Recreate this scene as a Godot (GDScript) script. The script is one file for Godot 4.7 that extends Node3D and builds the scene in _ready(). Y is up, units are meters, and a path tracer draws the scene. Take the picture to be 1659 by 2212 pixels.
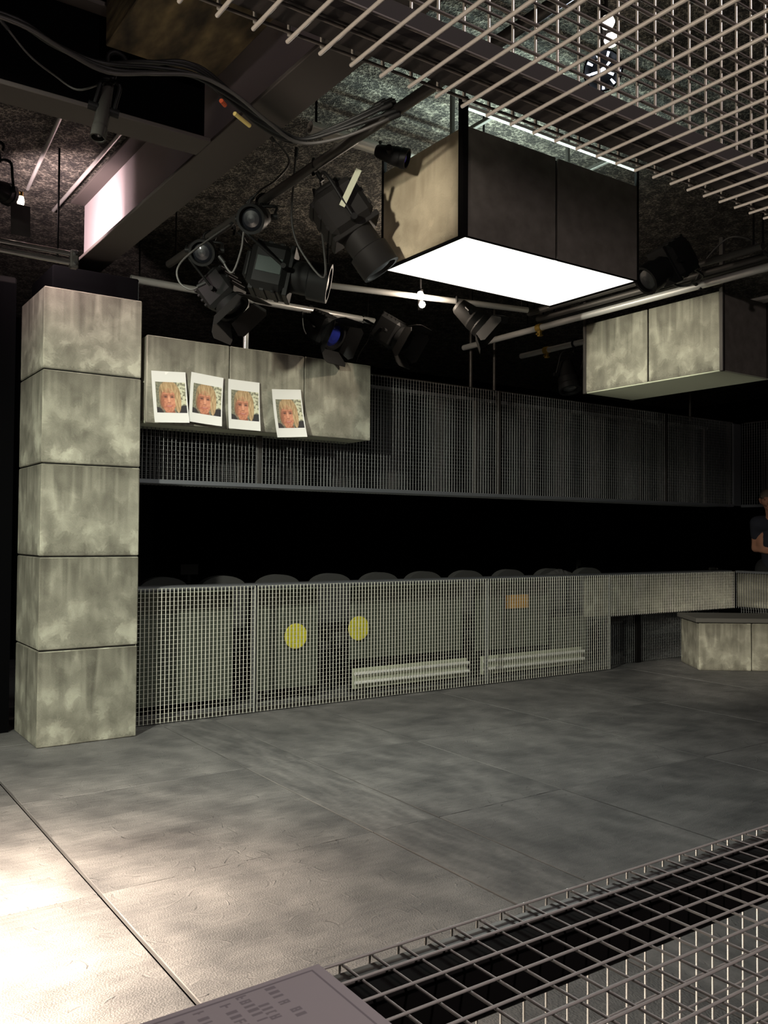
extends Node3D

var taken := {}
var M := {}
var rng := RandomNumberGenerator.new()

# ------------------------------------------------------------------ mesh helpers
func begin() -> SurfaceTool:
	var st := SurfaceTool.new()
	st.begin(Mesh.PRIMITIVE_TRIANGLES)
	return st

func vtx(st: SurfaceTool, p: Vector3, n: Vector3, uv: Vector2) -> void:
	st.set_normal(n)
	st.set_uv(uv)
	st.add_vertex(p)

func tri(st: SurfaceTool, p: Array, n: Array, uv: Array) -> void:
	var g: Vector3 = (p[1] - p[0]).cross(p[2] - p[0])
	var order := [0, 1, 2] if g.dot(n[0] + n[1] + n[2]) < 0.0 else [0, 2, 1]
	for i in order:
		vtx(st, p[i], n[i], uv[i])

func quad(st: SurfaceTool, p: Array, n: Array, uv: Array) -> void:
	tri(st, [p[0], p[1], p[2]], [n[0], n[1], n[2]], [uv[0], uv[1], uv[2]])
	tri(st, [p[0], p[2], p[3]], [n[0], n[2], n[3]], [uv[0], uv[2], uv[3]])

func face_uv(q: Vector3, h: Vector3, axis: int) -> Vector2:
	var r := Vector3(q.x / (2.0 * h.x) + 0.5, 0.5 - q.y / (2.0 * h.y), q.z / (2.0 * h.z) + 0.5)
	if axis == 0:
		return Vector2(r.z, r.y)
	if axis == 1:
		return Vector2(r.x, r.z)
	return Vector2(r.x, r.y)

# a box with chamfered edges; every face is mapped 0..1
func bx(st: SurfaceTool, c: Vector3, s: Vector3, b := Basis(), bev := 0.0) -> void:
	var h := s / 2.0
	bev = minf(bev, minf(h.x, minf(h.y, h.z)) * 0.8)
	for ax in 3:
		var ua := (ax + 1) % 3
		var va := (ax + 2) % 3
		for sg in [-1.0, 1.0]:
			var n := Vector3.ZERO
			n[ax] = sg
			var ps := []
			var uvs := []
			for k in [[-1, -1], [1, -1], [1, 1], [-1, 1]]:
				var q := Vector3.ZERO
				q[ax] = sg * h[ax]
				q[ua] = k[0] * (h[ua] - bev)
				q[va] = k[1] * (h[va] - bev)
				ps.append(c + b * q)
				uvs.append(face_uv(q, h, ax))
			var nn := b * n
			quad(st, ps, [nn, nn, nn, nn], uvs)
	if bev <= 0.0:
		return
	for ax in 3:
		var a := (ax + 1) % 3
		var d := (ax + 2) % 3
		for sa in [-1.0, 1.0]:
			for sd in [-1.0, 1.0]:
				var ps := []
				var uvs := []
				for k in [[0, -1], [0, 1], [1, 1], [1, -1]]:
					var q := Vector3.ZERO
					q[ax] = k[1] * (h[ax] - bev)
					q[a] = sa * (h[a] - (bev if k[0] == 1 else 0.0))
					q[d] = sd * (h[d] - (bev if k[0] == 0 else 0.0))
					ps.append(c + b * q)
					uvs.append(face_uv(q, h, a))
				var n := Vector3.ZERO
				n[a] = sa
				n[d] = sd
				var nn := b * n.normalized()
				quad(st, ps, [nn, nn, nn, nn], uvs)
	for sx in [-1.0, 1.0]:
		for sy in [-1.0, 1.0]:
			for sz in [-1.0, 1.0]:
				var s3 := Vector3(sx, sy, sz)
				var ps := []
				for ax in 3:
					var q := Vector3.ZERO
					for e in 3:
						q[e] = s3[e] * (h[e] - (0.0 if e == ax else bev))
					ps.append(c + b * q)
				var nn := b * s3.normalized()
				tri(st, ps, [nn, nn, nn], [Vector2(), Vector2(), Vector2()])

func side_of(d: Vector3) -> Vector3:
	var up := Vector3.UP if absf(d.y) < 0.9 else Vector3.RIGHT
	return d.cross(up).normalized()

# cone or cylinder from a to b
func cyl(st: SurfaceTool, a: Vector3, b: Vector3, r1: float, r2: float, n := 16, caps := true) -> void:
	var d := (b - a).normalized()
	var u := side_of(d)
	var v := d.cross(u)
	var slope := (r1 - r2) / maxf(a.distance_to(b), 1e-6)
	for i in n:
		var t0 := TAU * i / n
		var t1 := TAU * (i + 1) / n
		var e0 := u * cos(t0) + v * sin(t0)
		var e1 := u * cos(t1) + v * sin(t1)
		var n0 := (e0 + d * slope).normalized()
		var n1 := (e1 + d * slope).normalized()
		quad(st, [a + e0 * r1, a + e1 * r1, b + e1 * r2, b + e0 * r2], [n0, n1, n1, n0],
			[Vector2(float(i) / n, 1), Vector2(float(i + 1) / n, 1), Vector2(float(i + 1) / n, 0), Vector2(float(i) / n, 0)])
		if caps:
			var ca := Vector2(cos(t0), sin(t0)) * 0.5 + Vector2(0.5, 0.5)
			var cb := Vector2(cos(t1), sin(t1)) * 0.5 + Vector2(0.5, 0.5)
			if r1 > 0.0:
				tri(st, [a, a + e0 * r1, a + e1 * r1], [-d, -d, -d], [Vector2(0.5, 0.5), ca, cb])
			if r2 > 0.0:
				tri(st, [b, b + e0 * r2, b + e1 * r2], [d, d, d], [Vector2(0.5, 0.5), ca, cb])

# hollow pipe: outer wall, inner wall and both ring ends
func pipe(st: SurfaceTool, a: Vector3, b: Vector3, r: float, wall := 0.004, n := 18) -> void:
	cyl(st, a, b, r, r, n, false)
	cyl(st, a, b, r - wall, r - wall, n, false)
	var d := (b - a).normalized()
	var u := side_of(d)
	var v := d.cross(u)
	for i in n:
		var e0 := u * cos(TAU * i / n) + v * sin(TAU * i / n)
		var e1 := u * cos(TAU * (i + 1) / n) + v * sin(TAU * (i + 1) / n)
		for k in [[a, -d], [b, d]]:
			var w: Vector3 = k[1]
			var o: Vector3 = k[0]
			quad(st, [o + e0 * r, o + e1 * r, o + e1 * (r - wall), o + e0 * (r - wall)], [w, w, w, w], [Vector2(), Vector2(), Vector2(), Vector2()])

# smooth tube along points (Catmull-Rom), for cables and hooks
func tube(st: SurfaceTool, pts: Array, r: float, n := 8, sub := 5) -> void:
	var path := []
	for i in pts.size() - 1:
		var p0: Vector3 = pts[maxi(i - 1, 0)]
		var p1: Vector3 = pts[i]
		var p2: Vector3 = pts[i + 1]
		var p3: Vector3 = pts[mini(i + 2, pts.size() - 1)]
		for k in sub:
			path.append(p1.cubic_interpolate(p2, p0, p3, float(k) / sub))
	path.append(pts[-1])
	var u := side_of((path[1] - path[0]).normalized())
	var prev := []
	for i in path.size():
		var d: Vector3 = (path[mini(i + 1, path.size() - 1)] - path[maxi(i - 1, 0)]).normalized()
		u = (u - d * u.dot(d)).normalized()
		var v := d.cross(u)
		var ring := []
		for j in n:
			ring.append(u * cos(TAU * j / n) + v * sin(TAU * j / n))
		if i > 0:
			for j in n:
				var j2 := (j + 1) % n
				quad(st, [path[i - 1] + prev[j] * r, path[i - 1] + prev[j2] * r, path[i] + ring[j2] * r, path[i] + ring[j] * r],
					[prev[j], prev[j2], ring[j2], ring[j]], [Vector2(0, 0), Vector2(1, 0), Vector2(1, 1), Vector2(0, 1)])
		prev = ring

# lathe: profile of (radius, along) pairs turned about the axis d through o
func lathe(st: SurfaceTool, o: Vector3, d: Vector3, prof: Array, n := 24) -> void:
	for i in prof.size() - 1:
		var a: Vector2 = prof[i]
		var b: Vector2 = prof[i + 1]
		if absf(a.y - b.y) < 1e-5:
			var u := side_of(d)
			var v := d.cross(u)
			var w := d * (1.0 if b.x < a.x else -1.0)
			for j in n:
				var e0 := u * cos(TAU * j / n) + v * sin(TAU * j / n)
				var e1 := u * cos(TAU * (j + 1) / n) + v * sin(TAU * (j + 1) / n)
				var q := o + d * a.y
				quad(st, [q + e0 * a.x, q + e1 * a.x, q + e1 * b.x, q + e0 * b.x], [w, w, w, w], [Vector2(), Vector2(), Vector2(), Vector2()])
		else:
			cyl(st, o + d * a.y, o + d * b.y, a.x, b.x, n, false)

# flat plate of given outline (in the u,v plane), with thickness
func plate(st: SurfaceTool, outline: Array, u: Vector3, v: Vector3, o: Vector3, th: float) -> void:
	var w := u.cross(v).normalized()
	var c := Vector2.ZERO
	for p in outline:
		c += p
	c /= outline.size()
	for i in outline.size():
		var p: Vector2 = outline[i]
		var q: Vector2 = outline[(i + 1) % outline.size()]
		var P := o + u * p.x + v * p.y
		var Q := o + u * q.x + v * q.y
		var C := o + u * c.x + v * c.y
		var t := w * th / 2.0
		tri(st, [C + t, P + t, Q + t], [w, w, w], [c, p, q])
		tri(st, [C - t, P - t, Q - t], [-w, -w, -w], [c, p, q])
		var e := ((P + Q) / 2.0 - C).normalized()
		quad(st, [P + t, Q + t, Q - t, P - t], [e, e, e, e], [p, q, q, p])

# a straight weld-mesh wire: six-sided, rounded by its normals
func wire(st: SurfaceTool, a: Vector3, b: Vector3, r := 0.0018, n := 6) -> void:
	cyl(st, a, b, r, r, n, true)

# ------------------------------------------------------------------ object helpers
func numbered(called: String) -> String:
	if not taken.has(called):
		taken[called] = 0
		return called
	taken[called] += 1
	return "%s_%03d" % [called, taken[called]]

func obj(called: String, mesh, m: Material, parent: Node = null, kind := "") -> MeshInstance3D:
	var o := MeshInstance3D.new()
	o.mesh = mesh.commit() if mesh is SurfaceTool else mesh
	o.material_override = m
	o.cast_shadow = GeometryInstance3D.SHADOW_CASTING_SETTING_ON
	if parent == null:
		o.name = numbered(called)
		add_child(o)
	else:
		var i := 0
		var nm := called
		while parent.has_node(NodePath(nm)):
			i += 1
			nm = "%s_%03d" % [called, i]
		o.name = nm
		parent.add_child(o, true)
	if kind:
		o.set_meta("kind", kind)
	return o

func tag(o: Node, label: String, category: String, group := "") -> void:
	o.set_meta("label", label)
	o.set_meta("category", category)
	if group:
		o.set_meta("group", group)

func thing(called: String, label: String, category: String, at := Vector3.ZERO, turn := 0.0, group := "") -> Node3D:
	var o := Node3D.new()
	o.name = numbered(called)
	add_child(o)
	o.position = at
	o.rotation.y = turn
	tag(o, label, category, group)
	return o

func struct(called: String, label: String, category: String) -> Node3D:
	var o := Node3D.new()
	o.name = called
	taken[called] = 0
	add_child(o)
	tag(o, label, category)
	o.set_meta("kind", "structure")
	return o

# fast numbered part under a parent that gets many
func piece(called: String, i: int, mesh: Mesh, m: Material, parent: Node, at: Vector3, b := Basis()) -> MeshInstance3D:
	var o := MeshInstance3D.new()
	o.name = called if i == 0 else "%s_%03d" % [called, i]
	o.mesh = mesh
	o.material_override = m
	o.transform = Transform3D(b, at)
	parent.add_child(o, true)
	return o

# ------------------------------------------------------------------ materials and textures
func paint(c: Color, rough := 0.6, metal := 0.0) -> StandardMaterial3D:
	var m := StandardMaterial3D.new()
	m.albedo_color = c
	m.roughness = rough
	m.metallic = metal
	return m

func noise(s: int, f: float, oct := 4, type := FastNoiseLite.TYPE_SIMPLEX_SMOOTH) -> FastNoiseLite:
	var n := FastNoiseLite.new()
	n.seed = s
	n.frequency = f
	n.noise_type = type
	n.fractal_octaves = oct
	n.fractal_type = FastNoiseLite.FRACTAL_FBM if oct > 1 else FastNoiseLite.FRACTAL_NONE
	return n

func grey(n: FastNoiseLite, w: int, h: int) -> PackedByteArray:
	var im := n.get_image(w, h, false, false, true)
	im.convert(Image.FORMAT_L8)
	return im.get_data()

# scenic concrete paint: dark runs from the top edge, pale brushed patches below
func concrete(s: int, w: int, h: int, dark := Color8(74, 71, 62), pale := Color8(168, 166, 150)) -> ImageTexture:
	var A := grey(noise(s, 0.0050, 3), w, h)
	var B := noise(s + 7, 0.008, 4)
	B.domain_warp_enabled = true
	B.domain_warp_amplitude = 70.0
	B.domain_warp_frequency = 0.012
	var Bd := grey(B, w, h)
	var G := grey(noise(s + 3, 0.25, 2), w, h)
	var S := noise(s + 11, 1.0, 2)
	var run := PackedFloat32Array()
	var bot := PackedFloat32Array()
	for x in w:
		run.append(0.36 + 0.40 * S.get_noise_1d(x * 0.016) + 0.20 * S.get_noise_1d(x * 0.04 + 300.0))
		bot.append(0.955 + 0.03 * S.get_noise_1d(x * 0.08 + 900.0))
	var data := PackedByteArray()
	data.resize(w * h * 3)
	var i := 0
	for y in h:
		var v := float(y) / h
		for x in w:
			var a := A[i] / 255.0
			var b := Bd[i] / 255.0
			var d := clampf((run[x] + 0.5 * (a - 0.45) - v) * 2.4, 0.0, 1.0)
			var st := 0.5 + 0.5 * S.get_noise_2d(x * 0.022, y * 0.005)
			var t := 0.57 + 0.42 * (a - 0.5) + 0.50 * (b - 0.5) * (0.25 + v) + 0.22 * (st - 0.5) - 0.60 * d * (0.30 + 0.70 * st) + 0.14 * (G[i] / 255.0 - 0.5) + 0.12 * smoothstep(0.5, 0.8, b) * (0.3 + v)
			if v > bot[x]:
				t -= 0.11
			t = clampf(t, 0.0, 1.0)
			data[i * 3] = int(lerpf(dark.r8, pale.r8, t))
			data[i * 3 + 1] = int(lerpf(dark.g8, pale.g8, t))
			data[i * 3 + 2] = int(lerpf(dark.b8, pale.b8, t))
			i += 1
	return ImageTexture.create_from_image(Image.create_from_data(w, h, false, Image.FORMAT_RGB8, data))

# floor sheet: trowelled dark grey paint, and the relief of its trowel strokes
func floor_maps(s: int, w: int) -> Array:
	var A := grey(noise(s, 0.0026, 3), w, w)
	var B := noise(s + 5, 0.007, 4)
	B.domain_warp_enabled = true
	B.domain_warp_amplitude = 60.0
	B.domain_warp_frequency = 0.008
	var Bd := grey(B, w, w)
	var G := grey(noise(s + 9, 0.2, 3), w, w)
	var S := noise(s + 11, 1.0, 3)
	var data := PackedByteArray()
	data.resize(w * w * 3)
	var high := Image.create(w, w, false, Image.FORMAT_RF)
	var hd := PackedFloat32Array()
	hd.resize(w * w)
	var i := 0
	for y in w:
		for x in w:
			var a := A[i] / 255.0
			var b := Bd[i] / 255.0
			var st := S.get_noise_2d(x * 0.008, y * 0.05)
			var t := clampf(0.5 + 0.46 * (a - 0.5) + 0.34 * (b - 0.5) + 0.14 * st + 0.26 * (G[i] / 255.0 - 0.5), 0.0, 1.0)
			data[i * 3] = int(lerpf(60, 129, t))
			data[i * 3 + 1] = int(lerpf(60, 127, t))
			data[i * 3 + 2] = int(lerpf(61, 125, t))
			hd[i] = 0.5 + 0.16 * (G[i] / 255.0 - 0.5) + 0.20 * (b - 0.5) + 0.06 * st
			i += 1
	rng.seed = s
	for k in 170:
		var x0 := rng.randf_range(0, w)
		var y0 := rng.randf_range(0, w)
		var an := rng.randf_range(0, TAU)
		var ln := rng.randf_range(10, 60) * w / 700.0
		var up := rng.randf_range(0.10, 0.36) * (1.0 if rng.randf() < 0.6 else -1.0)
		var wd := rng.randf_range(0.8, 2.4)
		var bend := rng.randf_range(-0.02, 0.02)
		for q in int(ln):
			var px := x0 + cos(an + bend * q) * q
			var py := y0 + sin(an + bend * q) * q
			for dy in range(-3, 4):
				for dx in range(-3, 4):
					var xx := int(px) + dx
					var yy := int(py) + dy
					if xx < 0 or yy < 0 or xx >= w or yy >= w:
						continue
					var r := Vector2(xx - px, yy - py).length()
					if r < wd + 1.0:
						var f := up * clampf(wd + 1.0 - r, 0.0, 1.0) * (1.0 - float(q) / ln)
						hd[yy * w + xx] = lerpf(hd[yy * w + xx], 0.5 + f, 0.7)
						if r < wd:
							var o := (yy * w + xx) * 3
							for ch in 3:
								data[o + ch] = clampi(data[o + ch] + int(f * 16.0), 0, 255)
	high = Image.create_from_data(w, w, false, Image.FORMAT_RF, hd.to_byte_array())
	var nm: Image = high.duplicate()
	nm.convert(Image.FORMAT_RGBA8)
	nm.bump_map_to_normal_map(9.0)
	return [ImageTexture.create_from_image(Image.create_from_data(w, w, false, Image.FORMAT_RGB8, data)), ImageTexture.create_from_image(nm)]

# flaked, sprayed ceiling: pale and dark flecks with relief
func flaked(s: int, w: int) -> Array:
	var A := grey(noise(s, 0.085, 3, FastNoiseLite.TYPE_CELLULAR), w, w)
	var B := grey(noise(s + 2, 0.012, 4), w, w)
	var C := grey(noise(s + 4, 0.20, 3), w, w)
	var data := PackedByteArray()
	data.resize(w * w * 3)
	var hd := PackedByteArray()
	hd.resize(w * w)
	for i in w * w:
		var t := clampf(0.45 + 1.3 * (A[i] / 255.0 - 0.5) + 0.8 * (B[i] / 255.0 - 0.5) + 1.0 * (C[i] / 255.0 - 0.5), 0.0, 1.0)
		data[i * 3] = int(lerpf(20, 138, t))
		data[i * 3 + 1] = int(lerpf(18, 132, t))
		data[i * 3 + 2] = int(lerpf(16, 120, t))
		hd[i] = int(t * 255)
	var nm := Image.create_from_data(w, w, false, Image.FORMAT_L8, hd)
	nm.convert(Image.FORMAT_RGBA8)
	nm.bump_map_to_normal_map(4.0)
	return [ImageTexture.create_from_image(Image.create_from_data(w, w, false, Image.FORMAT_RGB8, data)), ImageTexture.create_from_image(nm)]

func soft(d: float, w: float) -> float:
	return clampf(0.5 - d / w, 0.0, 1.0)

func oval(p: Vector2, c: Vector2, r: Vector2) -> float:
	return ((p - c) / r).length() - 1.0

# the printed picture: a smiling woman with a blond fringe, on white paper
func portrait() -> ImageTexture:
	var w := 144
	var h := 212
	var im := Image.create(w, h, false, Image.FORMAT_RGB8)
	var N := noise(5, 0.08, 3)
	for y in h:
		for x in w:
			var c := Color8(208, 208, 204)
			var u := (float(x) / w - 0.095) / 0.87
			var v := (float(y) / h - 0.205) / 0.60
			if u > 0.0 and u < 1.0 and v > 0.0 and v < 1.0:
				var p := Vector2(u, v)
				var k := N.get_noise_2d(x, y)
				c = Color8(92, 92, 78).lerp(Color8(128, 128, 108), 0.5 + k)
				if u > 0.72:
					c = c.lerp(Color8(186, 186, 160), clampf(0.7 + 2.5 * N.get_noise_2d(x * 0.7 + 40, y * 0.7), 0, 1))
				var hair := Color8(134, 108, 76).lerp(Color8(188, 163, 124), clampf(0.5 + 1.2 * N.get_noise_2d(x * 2.2, y * 0.25), 0, 1))
				c = c.lerp(Color8(34, 32, 34), soft(oval(p, Vector2(0.95, 1.05), Vector2(0.30, 0.30)), 0.10))
				c = c.lerp(Color8(40, 38, 38), soft(oval(p, Vector2(0.02, 1.10), Vector2(0.22, 0.28)), 0.10))
				c = c.lerp(hair, soft(oval(p, Vector2(0.44, 0.32), Vector2(0.33, 0.36)), 0.08))
				c = c.lerp(hair, soft(oval(p, Vector2(0.72, 0.58), Vector2(0.11, 0.42)), 0.10))
				c = c.lerp(hair.darkened(0.2), soft(oval(p, Vector2(0.16, 0.48), Vector2(0.06, 0.34)), 0.10))
				var skin := Color8(158, 100, 76).lerp(Color8(186, 126, 98), clampf(0.5 + 1.4 * k, 0, 1))
				c = c.lerp(Color8(126, 78, 58), soft(oval(p, Vector2(0.44, 1.02), Vector2(0.17, 0.20)), 0.10))
				c = c.lerp(skin, soft(oval(p, Vector2(0.41, 0.60), Vector2(0.245, 0.40)), 0.08))
				c = c.lerp(Color8(208, 150, 120), 0.45 * soft(oval(p, Vector2(0.50, 0.60), Vector2(0.13, 0.20)), 0.9))
				c = c.lerp(Color8(128, 80, 60), 0.7 * soft(oval(p, Vector2(0.20, 0.64), Vector2(0.06, 0.26)), 0.8))
				c = c.lerp(hair, soft(oval(p, Vector2(0.44, 0.17), Vector2(0.30, 0.19)), 0.25) * clampf(0.8 + 1.2 * N.get_noise_2d(x * 3.0, y * 0.2), 0.3, 1))
				c = c.lerp(hair, soft(oval(p, Vector2(0.68, 0.48), Vector2(0.06, 0.40)), 0.12))
				for e in [0.315, 0.535]:
					c = c.lerp(Color8(112, 72, 54), 0.7 * soft(oval(p, Vector2(e, 0.425), Vector2(0.08, 0.020)), 0.6))
					c = c.lerp(Color8(120, 78, 62), 0.5 * soft(oval(p, Vector2(e, 0.480), Vector2(0.080, 0.050)), 0.6))
					c = c.lerp(Color8(62, 42, 38), 0.9 * soft(oval(p, Vector2(e, 0.482), Vector2(0.048, 0.020)), 0.5))
				c = c.lerp(Color8(220, 166, 136), 0.55 * soft(oval(p, Vector2(0.43, 0.57), Vector2(0.030, 0.11)), 0.7))
				c = c.lerp(Color8(124, 76, 60), 0.6 * soft(oval(p, Vector2(0.43, 0.675), Vector2(0.065, 0.020)), 0.6))
				c = c.lerp(Color8(146, 70, 64), 0.8 * soft(oval(p, Vector2(0.43, 0.785 - 0.5 * pow(u - 0.43, 2.0) * 2.0), Vector2(0.115, 0.034)), 0.5))
				c = c.lerp(Color8(206, 176, 160), 0.75 * soft(oval(p, Vector2(0.43, 0.778 - 0.5 * pow(u - 0.43, 2.0) * 2.0), Vector2(0.085, 0.012)), 0.6))
			im.set_pixel(x, y, c)
	return ImageTexture.create_from_image(im)

# the programme sheet: pale grey-mauve paper with blurred grey rows of capitals
func printed_sheet() -> ImageTexture:
	var w := 512
	var h := 320
	var im := Image.create(w, h, false, Image.FORMAT_RGB8)
	im.fill(Color8(176, 168, 172))
	im.fill_rect(Rect2i(500, 6, 2, 320), Color8(132, 125, 130))
	im.fill_rect(Rect2i(0, 5, 502, 2), Color8(132, 125, 130))
	rng.seed = 77
	# rows run along the short side; each row: start x, from, to
	for row in [[449, 9, 38], [452, 46, 56], [432, 28, 52], [421, 8, 48], [404, 12, 70], [380, 10, 120], [360, 14, 90], [340, 10, 140], [310, 20, 150], [270, 16, 180], [240, 14, 210], [200, 20, 170]]:
		var y: int = row[1]
		while y < row[2]:
			var lw := rng.randi_range(4, 6)
			# one capital: an upright and one or two bars
			im.fill_rect(Rect2i(row[0], y, 10, 2), Color8(138, 131, 136))
			if rng.randf() < 0.7:
				im.fill_rect(Rect2i(row[0], y + lw - 3, 10, 2), Color8(138, 131, 136))
			for b in [0, 4, 8]:
				if rng.randf() < 0.6:
					im.fill_rect(Rect2i(row[0] + b, y, 2, lw - 1), Color8(138, 131, 136))
			y += lw + (2 if rng.randf() < 0.85 else 5)
	return ImageTexture.create_from_image(im)

func textured(t: Texture2D, rough := 0.85, nm: Texture2D = null, depth := 1.0) -> StandardMaterial3D:
	var m := paint(Color.WHITE, rough)
	m.albedo_texture = t
	if nm:
		m.normal_enabled = true
		m.normal_texture = nm
		m.normal_scale = depth
	return m

func make_materials() -> void:
	for k in 5:
		M["concrete_%d" % k] = textured(concrete(20 + k * 31, 320, 300), 0.88)
	M.concrete_warm = textured(concrete(400, 320, 300, Color8(148, 136, 114), Color8(196, 184, 158)), 0.85)
	M.slate = paint(Color8(112, 108, 102), 0.8)
	var sl := noise(88, 0.02, 4)
	var nt := NoiseTexture2D.new()
	nt.width = 256
	nt.height = 256
	nt.noise = sl
	var gr := Gradient.new()
	gr.set_color(0, Color8(102, 97, 90))
	gr.set_color(1, Color8(124, 119, 112))
	nt.color_ramp = gr
	M.slate.albedo_color = Color.WHITE
	M.slate.albedo_texture = nt
	for k in 2:
		var f := floor_maps(60 + k * 17, 704)
		M["floor_%d" % k] = textured(f[0], 0.62, f[1], 1.0)
	var c := flaked(9, 512)
	M.flaked = textured(c[0], 0.95, c[1], 1.5)
	M.flaked.uv1_triplanar = true
	M.flaked.uv1_world_triplanar = true
	M.flaked.uv1_scale = Vector3(1.1, 1.1, 1.1)
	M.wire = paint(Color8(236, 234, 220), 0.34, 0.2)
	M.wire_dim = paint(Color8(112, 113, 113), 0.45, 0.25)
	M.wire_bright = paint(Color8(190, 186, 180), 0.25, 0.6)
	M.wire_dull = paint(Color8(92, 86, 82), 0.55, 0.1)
	M.channel = paint(Color8(34, 29, 28), 0.8)
	M.wire_near = paint(Color8(176, 172, 168), 0.42, 0.2)
	M.black = paint(Color8(22, 21, 21), 0.75)
	M.black.metallic_specular = 0.15
	M.black_wall = paint(Color8(8, 8, 9), 1.0)
	M.black_wall.metallic_specular = 0.03
	M.lamp_black = paint(Color8(22, 22, 22), 0.5)
	M.lamp_grey = paint(Color8(32, 31, 30), 0.6)
	M.lamp_black.metallic_specular = 0.25
	M.lamp_grey.metallic_specular = 0.25
	M.beam = paint(Color8(74, 68, 65), 0.65)
	M.beam_pale = paint(Color8(176, 166, 168), 0.5)
	M.steel = paint(Color8(196, 194, 190), 0.34, 0.5)
	M.dark_steel = paint(Color8(70, 67, 64), 0.45, 0.5)
	M.rail_dark = paint(Color8(70, 68, 64), 0.8)
	M.rail = paint(Color8(98, 100, 104), 0.5, 0.3)
	M.tube_grey = paint(Color8(90, 88, 84), 0.25, 0.6)
	M.brass = paint(Color8(170, 138, 66), 0.45, 0.6)
	M.cable = paint(Color8(17, 17, 17), 0.6)
	M.cable_grey = paint(Color8(62, 60, 58), 0.55)
	M.white = paint(Color8(226, 224, 220), 0.7)
	M.lens = paint(Color8(18, 20, 26), 0.08)
	M.lens.clearcoat_enabled = true
	M.chrome = paint(Color8(220, 222, 226), 0.12, 1.0)
	M.seat = paint(Color8(58, 57, 56), 1.0)
	M.yellow = paint(Color8(206, 196, 44), 0.7)
	M.orange = paint(Color8(208, 150, 60), 0.7)
	M.pale_panel = paint(Color8(176, 180, 158), 0.8)
	M.riser = paint(Color8(70, 74, 63), 0.8)

# ------------------------------------------------------------------ setting
const ZM := -5.905     # plane of the far mesh
const CEIL := 3.60

func _ready() -> void:
	# camera
	var cam := Camera3D.new()
	cam.name = "camera"
	cam.position = Vector3(0, 1.33, 0)
	cam.rotation = Vector3(0.0261658, -0.6078482, 0.0072978)
	cam.fov = 60.697
	cam.near = 0.05
	cam.far = 60.0
	add_child(cam)
	cam.current = true
	# environment: a closed black-box theatre
	var we := WorldEnvironment.new()
	we.name = "environment"
	var env := Environment.new()
	env.background_mode = Environment.BG_COLOR
	env.background_color = Color(0, 0, 0)
	env.ambient_light_source = Environment.AMBIENT_SOURCE_DISABLED
	env.tonemap_mode = Environment.TONE_MAPPER_LINEAR
	env.tonemap_exposure = 1.0
	env.sdfgi_enabled = true
	env.ssao_enabled = true
	env.ssil_enabled = true
	we.environment = env
	add_child(we)
	make_materials()
	# lamps out of the frame to the left: [position, aim, colour, energy, cone]
	stage_spot(Vector3(-0.9, 3.0, -2.6), Vector3(3.2, 0.5, -5.9), Color8(248, 250, 232), 29.0, 31.0, "black stage lantern high on the left, aimed at the concrete column")
	stage_spot(Vector3(-0.7, 2.6, -1.8), Vector3(2.53, 2.94, -3.44), Color8(255, 246, 228), 12.0, 6.8, "black stage lantern on the left, aimed at the beige end of the light box")
	stage_spot(Vector3(-0.8, 1.9, -4.9), Vector3(5.16, 2.66, -4.08), Color8(254, 250, 230), 50.0, 7.0, "black stage lantern on the left, aimed at the smaller concrete box")
	stage_spot(Vector3(-2.5, 0.36, -0.95), Vector3(0.9, 0.45, -0.62), Color8(255, 242, 224), 46.0, 10.0, "black stage lantern low at the side, aimed along the near balustrade")
	stage_spot(Vector3(-2.5, 0.75, -1.05), Vector3(0.9, 1.76, -0.5), Color8(255, 236, 212), 8.5, 9.0, "black stage lantern at the side, aimed up along the near hanging mesh")
	stage_spot(Vector3(0.28, 1.0, -3.15), Vector3(0.285, 0.0, -3.15), Color8(255, 234, 212), 19.0, 76.0, "black stage lantern low on the left, pointed straight down at the floor")
	stage_spot(Vector3(-0.8, 2.9, -1.6), Vector3(8.05, 0.20, -5.25), Color8(255, 246, 226), 62.0, 6.2, "black stage lantern high on the left, aimed at the angled bench")
	house_lamp(Vector3(0.9, 3.2, 1.3), Color8(255, 238, 234), 3.4)
	shell()
	column()
	far_bands()
	right_bands()
	fascia()
	light_box()
	second_box()
	beams()
	near_bands()
	programme()
	bench()
	pipes()
	lanterns()
	cables()
	seats()
	small_things()
	person()

func plain_box(c: Vector3, s: Vector3, bev := 0.0) -> SurfaceTool:
	var st := begin()
	bx(st, c, s, Basis(), bev)
	return st

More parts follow.
